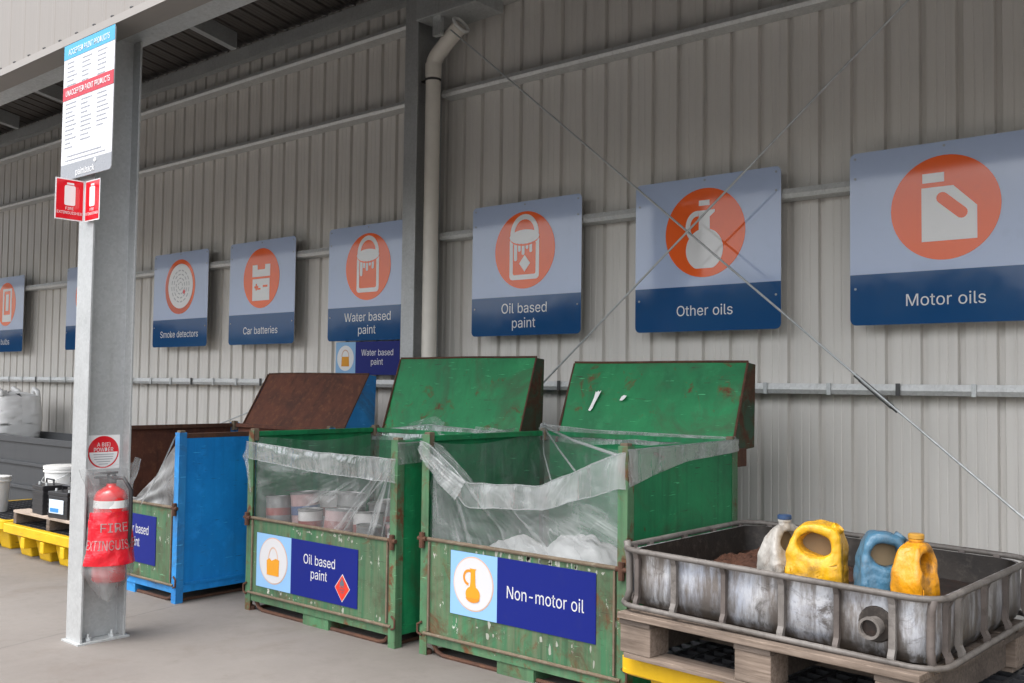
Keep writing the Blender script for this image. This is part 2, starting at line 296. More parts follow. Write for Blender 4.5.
for _g in (
    '(273:89,207,90,235,92,264,96,293,101,324,107,354,114,384,122,413,132,441,142,468,153,494,164,517,177,539,236,539,223,512,212,485,201,457,191,428,182,399,174,370,167,342,161,313,157,285,154,258,152,232,151,207,152,184,154,161,156,138,160,115,165,91,172,67,179,42,188,16,198,-10,209,-38,222,-66,236,-96,177,-96,156,-59,139,-21,124,16,111,55,102,93,95,131,90,169~)273:37,-96,52,-66,64,-37,76,-9,86,18,95,44,102,69,108,93,113,116,117,139,120,162,121,184,122,207,121,232,119,258,116,285,112,313,106,342,99,370,91,399,82,428,73,457,62,485,50,512,37,539,97,539,109,517,121,494,131,468,142,441,151,413,159,384,167,354,173,323,178,293,181,264,183,235,184,207,183,168,178,130,171,92,161,53,149,15,134,-22,117,-59,97,-96~-453:337,244,337,188,114,188,114,244~3453:218,-7,195,-6,173,-3,152,2,133,10,114,19,98,30,83,43,70,57,60,74,52,91,46,111,44,132,109,132,111,119,115,107,120,97,126,87,134,78,144,71,154,64,165,59,178,55,191,52,204,50,219,50,234,51,248,53,262,56,275,61,287,67,297,74,307,83,315,93,321,104,325,116,328,130,329,145,328,158,326,172,322,184,316,196,308,207,299,217,288,226,275,234,260,240,242,244,223,247,201,248,157,248,157,299,288,448,288,452,70,452,70,509,372,509,372,461,211,278,211,289,239,290,264,288,287,284,308,276,327,265,344,253,359,239,371,222,381,205,387,186,392,166,393,145,392,123,387,103,380,84,370,66,358,50,344,36,327,23,309,12,288,4,266,-2,243,-6~A480:16,0,201,509,276,509,463,0,395,0,287,302,264,372,232,478,245,478,213,371,191,302,85,0/110,142,110,199,370,199,370,142~B456:60,0,60,509,241,509,266,508,289,504,310,499,329,491,345,481,359,469,371,456,381,442,388,426,394,410,397,392,398,374,397,358,395,344,392,331,387,320,380,310,373,301,365,293,356,286,347,280,336,275,326,270,315,267,315,262,327,261,339,257,351,252,363,245,374,237,385,227,394,216,402,203,409,189,414,173,417,155,418,136,417,117,413,100,408,83,400,67,390,52,377,39,362,28,344,18,324,10,301,4,275,1,247,0/125,57,245,57,272,58,296,63,315,70,330,80,341,92,349,105,354,120,355,137,355,149,352,161,348,173,342,184,335,194,327,203,317,211,306,218,293,224,279,228,264,230,248,231,125,231/125,285,238,285,252,286,265,288,277,291,288,296,299,302,308,309,316,317,323,326,329,337,333,348,335,359,336,372,334,388,330,403,323,417,313,429,299,439,283,446,263,450,240,452,125,452~C510:267,-7,235,-5,205,1,177,11,150,25,126,42,104,63,86,88,70,115,57,146,48,179,42,215,40,254,42,293,48,329,57,362,70,393,86,421,104,445,126,466,150,484,177,498,205,508,235,514,267,516,286,515,305,513,323,509,340,504,357,498,373,490,388,481,402,471,415,460,427,447,438,433,448,418,456,402,463,385,469,367,473,348,408,348,405,361,401,373,395,384,389,395,382,404,375,413,366,421,357,428,348,435,337,440,327,445,315,449,304,452,292,454,280,455,267,456,245,454,223,450,203,443,184,432,166,419,150,403,137,385,125,364,116,340,109,314,105,285,103,254,105,223,109,194,116,168,125,145,137,123,151,105,166,89,184,76,203,66,223,59,245,54,267,53,280,53,292,55,304,57,315,60,327,64,337,69,348,74,357,81,366,88,375,96,382,105,389,114,395,125,401,136,405,148,408,160,473,160,469,142,463,124,457,107,448,91,438,76,428,62,416,49,402,38,388,28,373,19,357,11,341,5,323,0,305,-4,286,-6~D502:219,0,96,0,96,57,215,57,244,58,272,63,296,70,318,81,337,94,354,110,368,128,379,149,388,172,394,198,398,226,399,255,398,285,394,312,388,337,379,361,368,381,354,399,338,415,320,428,299,438,275,446,249,450,221,452,93,452,93,509,225,509,261,507,294,501,325,492,353,478,377,461,399,441,418,418,433,391,446,361,455,329,460,293,462,255,460,217,455,181,446,149,433,119,417,92,398,68,376,48,351,31,322,17,291,8,256,2/125,509,125,0,60,0,60,509~E419:60,0,60,509,372,509,372,452,125,452,125,286,355,286,355,229,125,229,125,57,375,57,375,0~F410:60,0,60,509,369,509,369,452,125,452,125,278,346,278,346,221,125,221,125,0~G520:269,-7,236,-5,205,1,176,11,149,25,125,43,104,64,85,88,69,116,57,146,47,179,42,215,40,254,42,293,47,329,57,362,69,393,85,421,103,445,125,466,149,484,175,498,203,508,233,514,265,516,285,515,304,513,322,509,340,504,358,497,374,489,389,480,403,469,416,458,429,445,43'
    '9,431,449,416,458,401,465,384,470,367,474,349,408,349,404,361,399,372,393,383,387,393,380,403,373,411,365,420,356,427,347,434,337,439,326,444,315,448,304,452,291,454,279,455,265,456,243,454,222,450,202,443,183,432,166,419,150,404,137,385,125,364,116,340,109,314,105,285,103,254,105,223,109,194,116,168,125,145,137,124,151,105,166,90,184,76,203,66,224,59,246,54,269,53,290,54,309,57,328,63,345,71,360,81,374,93,386,107,396,123,404,141,410,160,414,180,415,202,434,199,283,199,283,256,478,256,478,200,476,170,471,141,463,115,451,91,436,69,419,50,399,33,377,19,352,8,326,0,298,-5~H517:60,0,60,509,125,509,125,289,392,289,392,509,457,509,457,0,392,0,392,232,125,232,125,0~I300:31,0,31,57,118,57,118,452,31,452,31,509,269,509,269,452,183,452,183,57,269,57,269,0~L393:60,0,60,509,125,509,125,57,361,57,361,0~M628:60,0,60,509,152,509,277,187,287,159,299,123,311,84,322,49,307,49,318,83,330,121,342,158,352,187,476,509,568,509,568,0,504,0,504,291,504,327,505,369,506,413,507,457,513,457,498,409,482,363,467,322,456,291,342,0,286,0,170,291,159,321,145,361,129,408,112,457,119,457,120,416,121,372,122,328,122,291,122,0~N523:60,0,60,509,136,509,343,183,363,151,388,107,414,55,405,54,401,108,399,157,399,195,399,509,463,509,463,0,387,0,202,290,177,331,148,381,108,452,119,454,122,384,124,328,125,291,125,0~O533:267,-7,235,-5,205,1,177,11,150,25,126,42,105,63,86,88,70,115,57,146,48,179,42,215,40,254,42,293,48,329,57,362,70,393,86,421,105,445,126,466,150,484,177,498,205,508,235,514,267,516,299,514,329,508,357,498,384,484,408,466,429,445,448,421,464,393,477,362,486,329,491,293,493,254,491,215,486,179,477,146,464,115,448,88,429,63,408,42,384,25,357,11,329,1,299,-5/267,53,289,54,310,59,330,66,349,76,367,89,383,105,396,123,408,144,418,168,425,194,429,223,430,254,429,286,425,314,418,341,408,365,396,386,383,404,367,420,349,433,330,443,310,450,289,454,267,456,245,454,223,450,203,443,184,433,167,420,151,404,137,385,125,364,116,340,109,314,105,285,103,254,105,223,109,194,116,168,125,144,137,123,151,105,167,89,184,76,203,66,223,59,245,54~P445:60,0,60,509,235,509,263,507,289,503,312,497,332,487,350,476,366,462,379,447,390,430,398,411,404,391,407,370,409,348,407,325,404,304,398,284,390,265,379,248,366,233,350,219,332,207,312,198,289,191,263,187,235,186,109,186,109,242,233,242,252,243,269,246,284,250,297,256,308,264,318,272,327,282,333,294,338,306,342,319,344,333,344,348,344,362,342,376,338,389,333,402,326,413,318,423,308,431,297,439,284,444,268,449,251,451,232,452,125,452,125,0~Q533:245,159,313,159,369,85,384,65,468,-48,401,-48,346,27,331,46/267,-7,235,-5,205,1,177,11,150,25,126,42,105,63,86,88,70,115,57,146,48,179,42,215,40,254,42,293,48,329,57,362,70,393,86,421,105,445,126,466,150,484,177,498,205,508,235,514,267,516,299,514,329,508,357,498,384,484,408,466,429,445,448,421,464,393,477,362,486,329,491,293,493,254,491,215,486,179,477,146,464,115,448,88,429,63,408,42,384,25,357,11,329,1,299,-5/267,53,289,54,310,59,330,66,349,76,367,89,383,105,396,123,408,144,418,168,425,194,429,223,430,254,429,286,425,314,418,341,408,365,396,386,383,404,367,420,349,433,330,443,310,450,289,454,267,456,245,454,223,450,203,443,184,433,167,420,151,404,137,385,125,364,116,340,109,314,105,285,103,254,105,223,109,194,116,168,125,144,137,123,151,105,167,89,184,76,203,66,223,59,245,54~R449:60,0,60,509,236,509,264,507,290,504,313,497,333,489,351,478,367,465,380,450,390,433,399,415,405,395,408,374,409,352,408,330,405,309,399,290,390,271,380,255,367,240,351,228,333,217,312,209,289,203,264,199,236,198,96,198,96,255,234,255,252,256,269,258,284,262,298,267,309,273,319,281,327,290,334,300,339,312,342,324,344,338,345,352,344,367,342,380,339,393,334,405,327,415,319,425,309,433,298,440,284,445,269,449,252,451,233,452,125,452,125,0/353,0,230,229,303,229,428,0~S447:224,-9,197,-8,172,-4,149,1,128,9,108,19,91,31,76,45,64,60,54,77,46,96,41,115,38,137,104,137,107,123,110,110,116,98,123,88,132,79,142,71,154,64,166,59,180,55,194,52,209,50,224,49,241,50,257,52,272,55,286,60,299,66,311,74,321,82,329,92,336,102,341,114,345,'
    '126,346,139,345,151,342,161,338,171,332,179,325,186,316,193,307,199,296,205,245,222,184,239,154,249,128,260,105,274,86,289,71,307,60,326,54,348,52,372,53,393,58,413,65,431,75,448,87,463,102,476,119,488,138,498,158,506,180,511,203,514,227,516,252,514,275,511,296,505,316,498,334,488,351,476,365,463,377,449,387,433,394,415,399,397,401,378,337,378,334,396,326,412,316,426,302,437,286,447,267,453,247,457,225,459,209,458,194,456,180,452,167,448,156,442,145,435,136,427,129,418,123,409,118,398,116,387,115,376,116,363,119,352,124,342,131,334,139,326,148,319,158,313,169,308,212,293,264,279,312,264,324,258,336,252,347,245,359,238,369,229,379,220,387,209,395,198,401,185,405,171,407,155,408,139,407,118,403,99,396,81,386,64,374,48,360,34,343,21,323,11,302,2,278,-4,252,-8~T449:32,452,32,509,417,509,417,452,257,452,257,0,193,0,193,452~U517:259,-8,230,-7,203,-2,177,5,154,15,133,28,114,43,98,60,85,80,74,101,66,124,62,148,60,173,60,509,124,509,124,178,125,160,128,144,133,128,141,113,150,99,160,87,173,77,187,68,203,61,220,56,239,53,259,52,279,53,298,56,315,61,331,68,345,77,357,87,368,99,377,113,384,128,389,144,392,160,393,178,393,509,457,509,457,173,456,148,451,124,443,101,433,80,419,60,403,43,384,28,363,15,340,5,315,-2,288,-7~W686:155,0,16,509,82,509,163,196,175,145,187,94,197,40,189,40,200,94,211,145,224,196,306,509,380,509,462,196,474,145,486,94,497,40,488,40,499,94,510,145,523,196,603,509,670,509,530,0,455,0,368,323,351,391,336,475,350,475,335,395,318,323,230,0~X474:18,0,217,284,217,236,29,509,104,509,178,400,204,361,223,329,243,292,232,292,252,329,272,361,298,400,374,509,446,509,259,239,259,287,456,0,382,0,292,129,268,165,250,195,230,231,244,231,225,196,206,166,182,129,91,0~a389:160,-9,142,-8,126,-5,110,-1,94,5,80,12,68,22,57,32,48,45,40,58,35,73,31,90,30,108,31,123,34,138,38,150,43,161,50,171,58,179,67,187,78,193,89,199,100,203,112,207,125,211,178,220,234,227,265,235,276,255,276,257,275,268,273,279,271,288,267,297,262,304,256,311,248,317,240,322,230,326,220,329,208,330,196,331,183,330,171,329,159,326,149,322,118,301,100,274,41,291,48,308,57,322,67,335,79,346,91,355,104,364,118,370,133,375,148,379,163,382,179,384,194,384,239,379,251,376,263,372,275,367,286,360,296,353,306,343,315,333,322,320,329,306,333,290,336,272,337,251,337,0,277,0,277,52,272,52,252,25,244,18,236,12,226,6,215,1,203,-3,190,-6,176,-8/170,45,187,46,202,49,216,53,228,59,239,66,248,74,257,83,263,93,269,104,272,115,275,126,276,138,276,190,259,182,231,176,200,171,175,168,134,159,125,155,117,150,110,145,103,139,98,132,95,124,93,115,92,105,92,95,94,87,98,79,102,72,107,66,114,61,121,56,130,52,139,49,149,47,159,46~b424:229,-8,213,-7,198,-5,184,-1,172,4,162,10,153,17,145,24,138,31,118,59,112,59,112,0,53,0,53,509,114,509,114,319,118,319,137,346,144,353,152,360,161,367,171,373,183,378,197,381,212,384,229,384,252,383,274,378,294,371,313,361,330,347,345,332,359,313,370,293,379,270,385,245,389,218,390,189,389,160,385,133,379,108,370,84,359,64,346,45,330,29,313,16,294,5,274,-2,252,-7/220,47,237,48,253,51,267,57,279,66,291,76,301,88,309,101,316,117,321,133,325,151,327,170,328,189,327,209,325,227,321,245,316,261,309,276,301,290,291,301,280,311,267,319,253,325,237,329,220,330,203,329,188,325,174,320,161,312,150,302,140,291,132,278,125,263,120,247,116,229,113,210,113,189,113,169,116,150,120,132,125,115,132,100,140,86,150,75,162,65,174,57,188,51,204,48~c396:207,-8,182,-7,159,-2,137,6,117,16,98,30,82,46,68,64,56,85,46,108,40,133,36,159,34,187,36,216,40,243,46,268,56,291,68,312,82,330,98,346,117,360,137,371,159,378,182,383,207,384,221,384,234,383,247,380,260,377,272,373,284,368,295,362,305,356,315,349,324,341,332,332,340,322,347,312,353,301,358,289,362,277,303,262,290,289,270,311,242,325,207,330,189,329,173,325,158,319,145,310,134,300,124,287,115,274,108,258,103,242,99,224,97,206,96,187,97,169,99,151,103,134,108,117,115,102,124,89,134,76,145,66,158,57,173,51,189,48,207,46,243,52,271,66,292,89,304,117,363,102,359,90,354,78,348,67,341,56,334,46,325,37,316,29,306,21,296,15,285,9,273,4,261,-1,248,-4,2'
    '35,-6,221,-8~d424:195,-8,172,-7,151,-2,130,5,111,16,94,29,79,45,66,64,55,84,46,108,39,133,35,160,34,189,35,218,39,245,46,270,55,293,66,313,79,332,95,347,112,361,131,371,151,378,173,383,196,384,213,384,228,381,241,378,253,373,263,367,272,360,280,353,287,346,306,319,311,319,311,509,372,509,372,0,313,0,313,59,307,59,287,31,280,24,272,17,263,10,252,4,241,-1,227,-5,212,-7/205,47,221,48,236,51,250,57,263,65,274,75,284,86,293,100,299,115,305,132,309,150,311,169,312,189,311,210,309,229,305,247,300,263,293,278,284,291,275,302,263,312,251,320,237,325,221,329,205,330,187,329,172,325,157,319,145,311,133,301,124,290,115,276,108,261,103,245,99,227,97,209,96,189,97,170,99,151,103,133,109,117,115,101,124,88,134,76,145,66,158,57,172,51,188,48~e404:212,-8,185,-7,161,-2,138,6,117,16,98,30,82,46,68,64,56,85,46,108,40,132,35,159,34,187,35,215,39,242,46,267,55,290,67,311,81,329,97,346,115,359,135,370,157,378,180,383,205,384,221,384,236,382,251,379,266,374,280,368,294,361,307,351,319,341,331,329,341,315,350,299,357,282,363,263,368,242,370,219,371,194,371,169,75,169,75,221,338,221,310,202,309,220,307,237,303,254,298,269,291,282,283,294,273,305,263,314,250,321,237,326,222,329,205,330,189,329,173,326,159,321,146,313,135,304,125,294,116,282,109,270,103,256,99,241,97,226,96,211,96,178,97,157,100,139,104,122,110,106,118,92,128,80,139,70,151,61,165,55,179,50,195,47,212,46,224,47,234,48,244,50,254,53,263,56,271,61,278,66,285,73,292,80,297,88,302,96,306,105,365,91,360,77,353,63,345,51,335,39,324,29,311,19,298,11,283,4,266,-1,249,-5,231,-7~h410:114,227,114,0,53,0,53,509,114,509,114,287,102,287,112,312,124,332,137,349,152,362,169,372,187,379,207,383,227,384,246,383,264,380,280,376,295,369,309,360,321,349,332,336,341,321,348,304,353,285,356,264,357,240,357,0,296,0,296,235,295,256,290,275,283,291,273,304,260,315,246,323,229,328,210,329,197,328,184,326,172,322,161,317,150,311,141,303,133,293,126,283,121,271,117,257,114,243~i167:53,0,53,379,114,379,114,0/84,443,75,444,67,446,60,449,54,455,48,461,44,468,42,475,41,483,42,491,44,499,48,506,54,512,60,517,67,521,75,523,84,524,92,523,100,521,107,517,114,512,119,506,123,499,126,491,126,483,126,475,123,468,119,461,114,455,107,449,100,446,92,444~k381:110,137,110,212,121,212,284,379,360,379,184,199,177,199/53,0,53,509,114,509,114,0/294,0,148,186,191,229,372,0~l189:139,-2,119,-1,101,3,86,10,74,20,65,33,58,47,54,65,53,84,53,509,114,509,114,99,114,87,115,77,117,68,120,62,124,58,130,54,137,53,146,52,160,53,170,54,181,3,162,-1~m610:53,0,53,379,112,379,112,295,108,295,112,310,118,323,125,335,132,346,141,355,151,363,161,370,172,376,183,380,195,384,207,386,219,386,239,385,257,380,273,372,287,361,299,347,309,331,316,314,321,295,312,295,317,308,322,321,329,332,337,343,347,353,357,361,368,369,381,375,394,380,407,383,422,385,437,386,453,385,468,383,483,378,497,372,510,364,522,354,532,342,541,328,548,313,553,296,556,276,557,255,557,0,496,0,496,254,494,273,490,289,483,302,473,313,460,321,447,326,433,329,419,330,406,330,395,328,384,324,374,320,365,314,358,307,351,299,345,290,341,280,338,270,336,259,335,247,335,0,274,0,274,260,273,275,269,288,262,301,253,311,242,320,229,326,215,329,199,330,188,330,178,328,168,325,158,320,148,314,140,307,132,299,126,289,121,278,117,266,114,253,114,238,114,0~n410:114,227,114,0,53,0,53,379,112,379,112,287,102,287,112,312,124,332,137,349,152,362,169,372,187,379,207,383,227,384,246,383,264,380,280,376,295,369,309,360,321,349,332,336,341,321,348,304,353,285,356,264,357,240,357,0,296,0,296,235,295,256,290,275,283,291,273,304,260,315,246,323,229,328,210,329,197,328,184,326,172,322,161,317,150,311,141,303,133,293,126,283,121,271,117,257,114,243~o415:207,-8,182,-7,159,-2,137,6,117,16,98,30,82,46,68,64,56,85,46,108,40,133,36,159,34,187,36,216,40,243,46,268,56,291,68,312,82,330,98,346,117,360,137,371,159,378,182,383,207,384,233,383,256,378,278,371,299,360,317,346,333,330,347,312,359,291,369,268,376,243,380,216,381,187,380,159,376,133,369,108,359,85,347,64,333,46,317,30,299,16,278,6,256,-2,233,-7/207,46,226,48,242,51,2'
    '57,57,270,66,282,76,292,89,300,102,307,117,312,134,316,151,318,169,319,187,318,206,316,224,312,242,307,258,300,274,292,287,282,300,270,310,257,319,242,325,226,329,207,330,189,329,173,325,158,319,145,310,134,300,124,287,115,274,108,258,103,242,99,224,97,206,96,187,97,169,99,151,103,134,108,117,115,102,124,89,134,76,145,66,158,57,173,51,189,48~p424:53,-143,53,379,112,379,112,319,118,319,137,346,144,353,152,360,161,367,171,373,183,378,197,381,212,384,229,384,252,383,274,378,294,371,313,361,330,347,345,332,359,313,370,293,379,270,385,245,389,218,390,189,389,160,385,133,379,108,370,84,359,64,346,45,330,29,313,16,294,5,274,-2,252,-7,229,-8,213,-7,198,-5,184,-1,173,4,162,10,153,17,145,24,138,31,118,59,114,59,114,-143/220,47,237,48,253,51,267,57,279,66,291,76,301,88,309,101,316,117,321,133,325,151,327,170,328,189,327,209,325,227,321,245,316,261,309,276,301,290,291,301,280,311,267,319,253,325,237,329,220,330,203,329,188,325,174,320,161,312,150,302,140,291,132,278,125,263,120,247,116,229,113,210,113,189,113,169,116,150,120,132,125,115,132,100,140,86,150,75,162,65,174,57,188,51,204,48~r259:53,0,53,379,112,379,112,321,115,321,122,335,130,347,140,358,152,367,166,375,181,380,196,384,213,385,229,384,243,384,243,322,230,324,207,326,194,325,182,323,170,319,159,315,149,309,140,301,132,293,126,284,121,273,117,262,114,250,114,237,114,0~s365:182,-8,163,-7,145,-5,128,-2,112,3,98,10,84,18,72,27,62,38,53,50,45,63,40,78,36,94,94,107,99,92,105,79,114,69,124,60,136,54,150,49,165,46,181,45,200,46,217,50,232,55,244,62,255,71,262,81,267,91,268,103,267,112,265,121,260,129,254,136,246,142,237,147,225,151,212,155,149,170,125,177,104,186,87,196,72,208,61,222,53,237,48,255,47,274,48,290,51,305,57,319,65,332,75,343,87,354,100,363,115,370,131,377,149,381,167,384,187,384,206,384,223,381,239,378,254,372,267,366,279,358,290,349,299,339,307,328,314,316,319,303,324,290,268,277,264,288,258,298,251,307,243,316,232,323,219,328,205,331,187,333,171,332,156,329,143,324,131,317,121,308,114,299,110,289,109,277,110,267,112,258,117,250,124,243,133,237,144,232,157,227,172,223,229,209,254,202,275,194,292,183,306,171,317,158,325,142,330,125,331,107,330,90,326,75,321,61,312,47,302,35,290,24,276,15,260,6,242,0,223,-5,203,-7~t227:204,379,204,327,6,327,6,379/65,471,126,471,126,98,127,86,128,76,132,68,136,61,142,56,150,53,159,51,170,50,185,51,202,54,213,2,192,-3,168,-4,145,-3,125,2,107,10,92,21,80,35,72,52,67,71,65,93~u410:182,-5,164,-4,146,-1,130,4,115,11,101,20,89,31,78,44,69,59,62,76,57,95,54,116,53,139,53,379,114,379,114,144,115,123,119,105,127,89,137,75,150,64,164,56,181,52,200,50,213,51,226,53,238,57,249,62,259,69,268,77,276,86,283,97,289,109,293,122,295,137,296,153,296,379,357,379,357,0,298,0,298,92,307,92,297,67,286,47,272,30,257,17,240,7,222,0,203,-4'
).split('~'):
    _h, _b = _g[1:].split(':', 1)
    GLYPHS[_g[0]] = (int(_h) / 1000, [[(int(q[k]) / 1000, int(q[k + 1]) / 1000) for k in range(0, len(q), 2)] for q in (p.split(',') for p in _b.split('/'))])
def line_splines(t_):
    x = 0; out = []
    for ch in t_:
        if ch == ' ': x += .21; continue
        a, sp = GLYPHS[ch]; out += [[(px + x, py) for px, py in q] for q in sp]; x += a
    xs = [p[0] for q in out for p in q]; mid = (min(xs) + max(xs)) / 2
    return [[(px - mid, py) for px, py in q] for q in out], max(xs) - min(xs)
def text(lines, fr, cx, cy, cap, w, width=None, bold=0.0, spacing=1.42, ext=.0002):
    """one mesh builder per line, centred on (cx, cy); cap = capital height; width = width of the widest line"""
    sy = cap / .509; L_ = [line_splines(t_) for t_ in lines]; sx = width / max(q[1] for q in L_) if width else sy
    n = len(lines); res = []
    for i, (sp, _) in enumerate(L_):
        y0 = cy + ((n - 1) / 2 - i) * cap * spacing - cap / 2
        res.append(shape([[(cx + px * sx, y0 + py * sy) for px, py in q] for q in sp], fr, w + ext, ext, bold * sy))
    return res
def letters(lines, fr, cx, cy, cap, w, width, mat, parent, **kw):
    for m in text(lines, fr, cx, cy, cap, w, width, **kw): obj('lettering', m, mat, parent)
def circ(cx, cy, rx_, ry_=None, n=56, a0=0, a1=2 * math.pi):
    ry_ = ry_ or rx_
    full = abs(a1 - a0 - 2 * math.pi) < 1e-6
    return [(cx + rx_ * math.cos(a0 + (a1 - a0) * k / (n if full else n - 1)), cy + ry_ * math.sin(a0 + (a1 - a0) * k / (n if full else n - 1))) for k in range(n)]
def rrect(x0, y0, x1, y1, r, n=6):
    p = []
    for cx, cy, a in ((x1 - r, y0 + r, -90), (x1 - r, y1 - r, 0), (x0 + r, y1 - r, 90), (x0 + r, y0 + r, 180)):
        for k in range(n + 1):
            t = R(a + 90 * k / n); p.append((cx + r * math.cos(t), cy + r * math.sin(t)))
    return p
def rect(x0, y0, x1, y1): return [(x0, y0), (x1, y0), (x1, y1), (x0, y1)]

# ------------------------------------------------------------------ materials
GREEN = (.014, .235, .085); GDARK = (.008, .13, .052)
m_green = m_paint('green_paint', GREEN, GDARK, streak=.55, rust_lo=.66, rust_hi=.7)
m_lid = m_paint('green_lid_paint', (.012, .20, .068), (.010, .12, .045), streak=.25, rust_lo=.57, rust_hi=.66, chip=.2, stain=.55)
m_gate = m_paint('green_gate_paint', (.042, .16, .072), (.05, .10, .055), streak=.75, rust_lo=.55, rust_hi=.68, chip=.9, moss=.9, stain=.8)
m_frame = m_paint('green_frame_paint', (.07, .19, .09), (.05, .11, .06), streak=.6, rust_lo=.52, rust_hi=.62, chip=.5, moss=.4)
m_blue = m_paint('blue_paint', (.014, .25, .66), (.010, .17, .50), stain=.12, streak=.3, rust_lo=.70, rust_hi=.73, rough=.4)
m_bluef = m_paint('blue_frame_paint', (.03, .24, .55), (.02, .17, .45), streak=.25, rust_lo=.64, rust_hi=.7, chip=.2)
m_rusty = m_rust('rusted_steel', (.040, .016, .011), (.115, .036, .018), (.17, .065, .028))
m_rustd = m_rust('dark_rusted_steel', (.05, .022, .014), (.09, .038, .02), (.13, .06, .03))
m_edge = m_rust('worn_edge_steel', (.10, .075, .05), (.16, .12, .08), (.22, .2, .15))
m_galvb = m_galv('galvanised_steel', (.42, .43, .43), .45, .35)
m_galvd = m_galv('galvanised_beam', (.52, .54, .54), .42, .5)
m_girt = m_galv('galvanised_girt', (.62, .63, .62), .45, .35)
m_wall = m_clad('wall_cladding', (.635, .61, .57), .40, .42)
m_roof = m_clad('roof_sheet', (.10, .09, .082), .5)
m_fasc = m_clad('fascia_cladding', (.22, .20, .18), .5, .14)
m_trim = m_clad('fascia_trim', (.26, .24, .22), .5, .1)
m_pvc = m_plain('painted_pvc', (.74, .70, .63), .4)
m_white = m_plain('white_plastic', (.75, .75, .73), .4)
m_black = m_plain('black_plastic', (.02, .02, .022), .4)
m_dark = m_plain('dark_steel', (.05, .05, .05), .5)
m_yel = m_paint('yellow_polyethylene', (.70, .44, .010), (.58, .34, .010), rust=(.12, .08, .03), rust_lo=.62, rust_hi=.74, streak=.12, stain=.2, rough=.45)
m_grate = m_plain('black_grate', (.035, .036, .04), .55)
m_wood1 = m_wood('weathered_pine', (.30, .235, .185), (.46, .385, .32))
m_wood2 = m_wood('oily_pine', (.075, .057, .046), (.165, .13, .105))
m_skip = m_clad('skip_paint', (.075, .078, .082), .5)
s_lblue = m_sign('sign_pale_blue', (.41, .49, .67)); s_navy = m_sign('sign_navy', (.014, .072, .20))
s_or = m_sign('sign_orange', (.86, .13, .025)); s_wh = m_sign('sign_white', (.74, .74, .74)); s_wh2 = m_sign('sticker_white', (.52, .52, .53), .35, .25)
s_grey = m_sign('sign_grey', (.36, .38, .41)); s_red = m_sign('sign_red', (.62, .012, .022)); s_cyan = m_sign('sign_cyan', (.05, .42, .72))
s_sky = m_sign('sticker_light_blue', (.22, .40, .62), .35, .25); s_royal = m_sign('sticker_royal_blue', (.006, .013, .15), .45, .2)
s_amber = m_sign('sticker_amber', (.62, .27, .02), .35, .25); s_amberd = m_sign('sticker_dark_amber', (.62, .22, .015), .3)
s_ink = m_sign('sign_ink', (.10, .11, .13), .4); s_whb = m_sign('board_white', (.56, .56, .58), .25, .3); s_redb = m_sign('board_red', (.42, .012, .03), .25, .3); s_cyanb = m_sign('board_cyan', (.04, .30, .50), .25, .3); s_greyb = m_sign('board_grey', (.24, .25, .27), .25, .3); s_print = m_sign('sign_faded_print', (.20, .21, .24), .4); s_peach = m_sign('sticker_peach', (.55, .36, .27), .35, .25); s_back = m_plain('sign_back', (.4, .4, .4), .5, .3)
s_ringg = m_sign('sign_ring_grey', (.42, .42, .44)); s_dorange = m_sign('sign_deep_orange', (.56, .075, .02))
s_silver = m_plain('worn_silver_print', (.50, .42, .42), .3, .0, .45, scale=30); m_red = m_plain('extinguisher_red', (.62, .012, .015), .25, coat=.4, var=.05)

t = NT('asphalt'); v = t.coords(rnd=False); n1 = t.noise(v, 90, 4); n2 = t.noise(v, .7, 5)
m_asph = t.done(t.bsdf(t.mix(n2, t.mix(n1, (.045, .045, .045), (.09, .088, .085)), (.08, .078, .075)), .85, 0, n1, .3, .005))
t = NT('backdrop_foliage'); v = t.coords(rnd=False); n1 = t.noise(v, 1.2, 8, .7)
m_leaf = t.done(t.bsdf(t.mix(t.ramp(n1, .35, .65), (.018, .03, .012), (.06, .09, .03)), .9, 0, n1, .8, .5))
# concrete slab with saw joint, stains and trowel marks
t = NT('concrete_slab'); v = t.coords(rnd=False)
n1 = t.noise(v, .55, 7, .62, .3); n2 = t.noise(v, 5, 7, .7); n3 = t.noise(v, 45, 4, .6); n4 = t.noise(t.coords((1.5, .35, 1), rnd=False), 3, 6, .65)
c = t.mix(t.ramp(n1, .3, .7), (.135, .121, .109), (.178, .162, .148))
c = t.mix(t.ramp(n2, .52, .74, 0, .4), c, (.105, .090, .079)); c = t.mix(t.ramp(n4, .5, .8, 0, .3), c, (.195, .178, .163))
c = t.mix(t.ramp(n3, .62, .8, 0, .3), c, (.12, .11, .1))
sp = t.noise(v, 9, 3, .5); c = t.mix(t.ramp(sp, .70, .73, 0, .75), c, (.13, .115, .10))
rs = t.noise(v, 1.4, 6, .7, 1.0); c = t.mix(t.ramp(rs, .56, .74, 0, .45), c, (.098, .074, .055))
sx = t.n('ShaderNodeSeparateXYZ'); t.l(v, sx.inputs[0])
wob = t.math('MULTIPLY', t.math('SUBTRACT', t.noise(v, 6, 4), .5), .02)
jx = t.math('ADD', t.math('ADD', sx.outputs[0], t.math('MULTIPLY', sx.outputs[1], .205)), wob)
def joint(pos, src):
    return t.ramp(t.math('ABSOLUTE', t.math('ADD', src, -pos)), .0022, .0065, .85, 0)
jm = joint(-4.69, jx)
for p_ in (1.3, 7.3, -10.7, -16.7): jm = t.math('MAXIMUM', jm, joint(p_, jx))
for p_ in (-3.0, -9.0, -15.0): jm = t.math('MAXIMUM', jm, joint(p_, t.math('ADD', sx.outputs[1], wob)))
c = t.mix(jm, c, (.09, .08, .075))
hb = t.math('SUBTRACT', t.math('ADD', t.math('MULTIPLY', n2, .5), t.math('MULTIPLY', n3, .25)), jm)
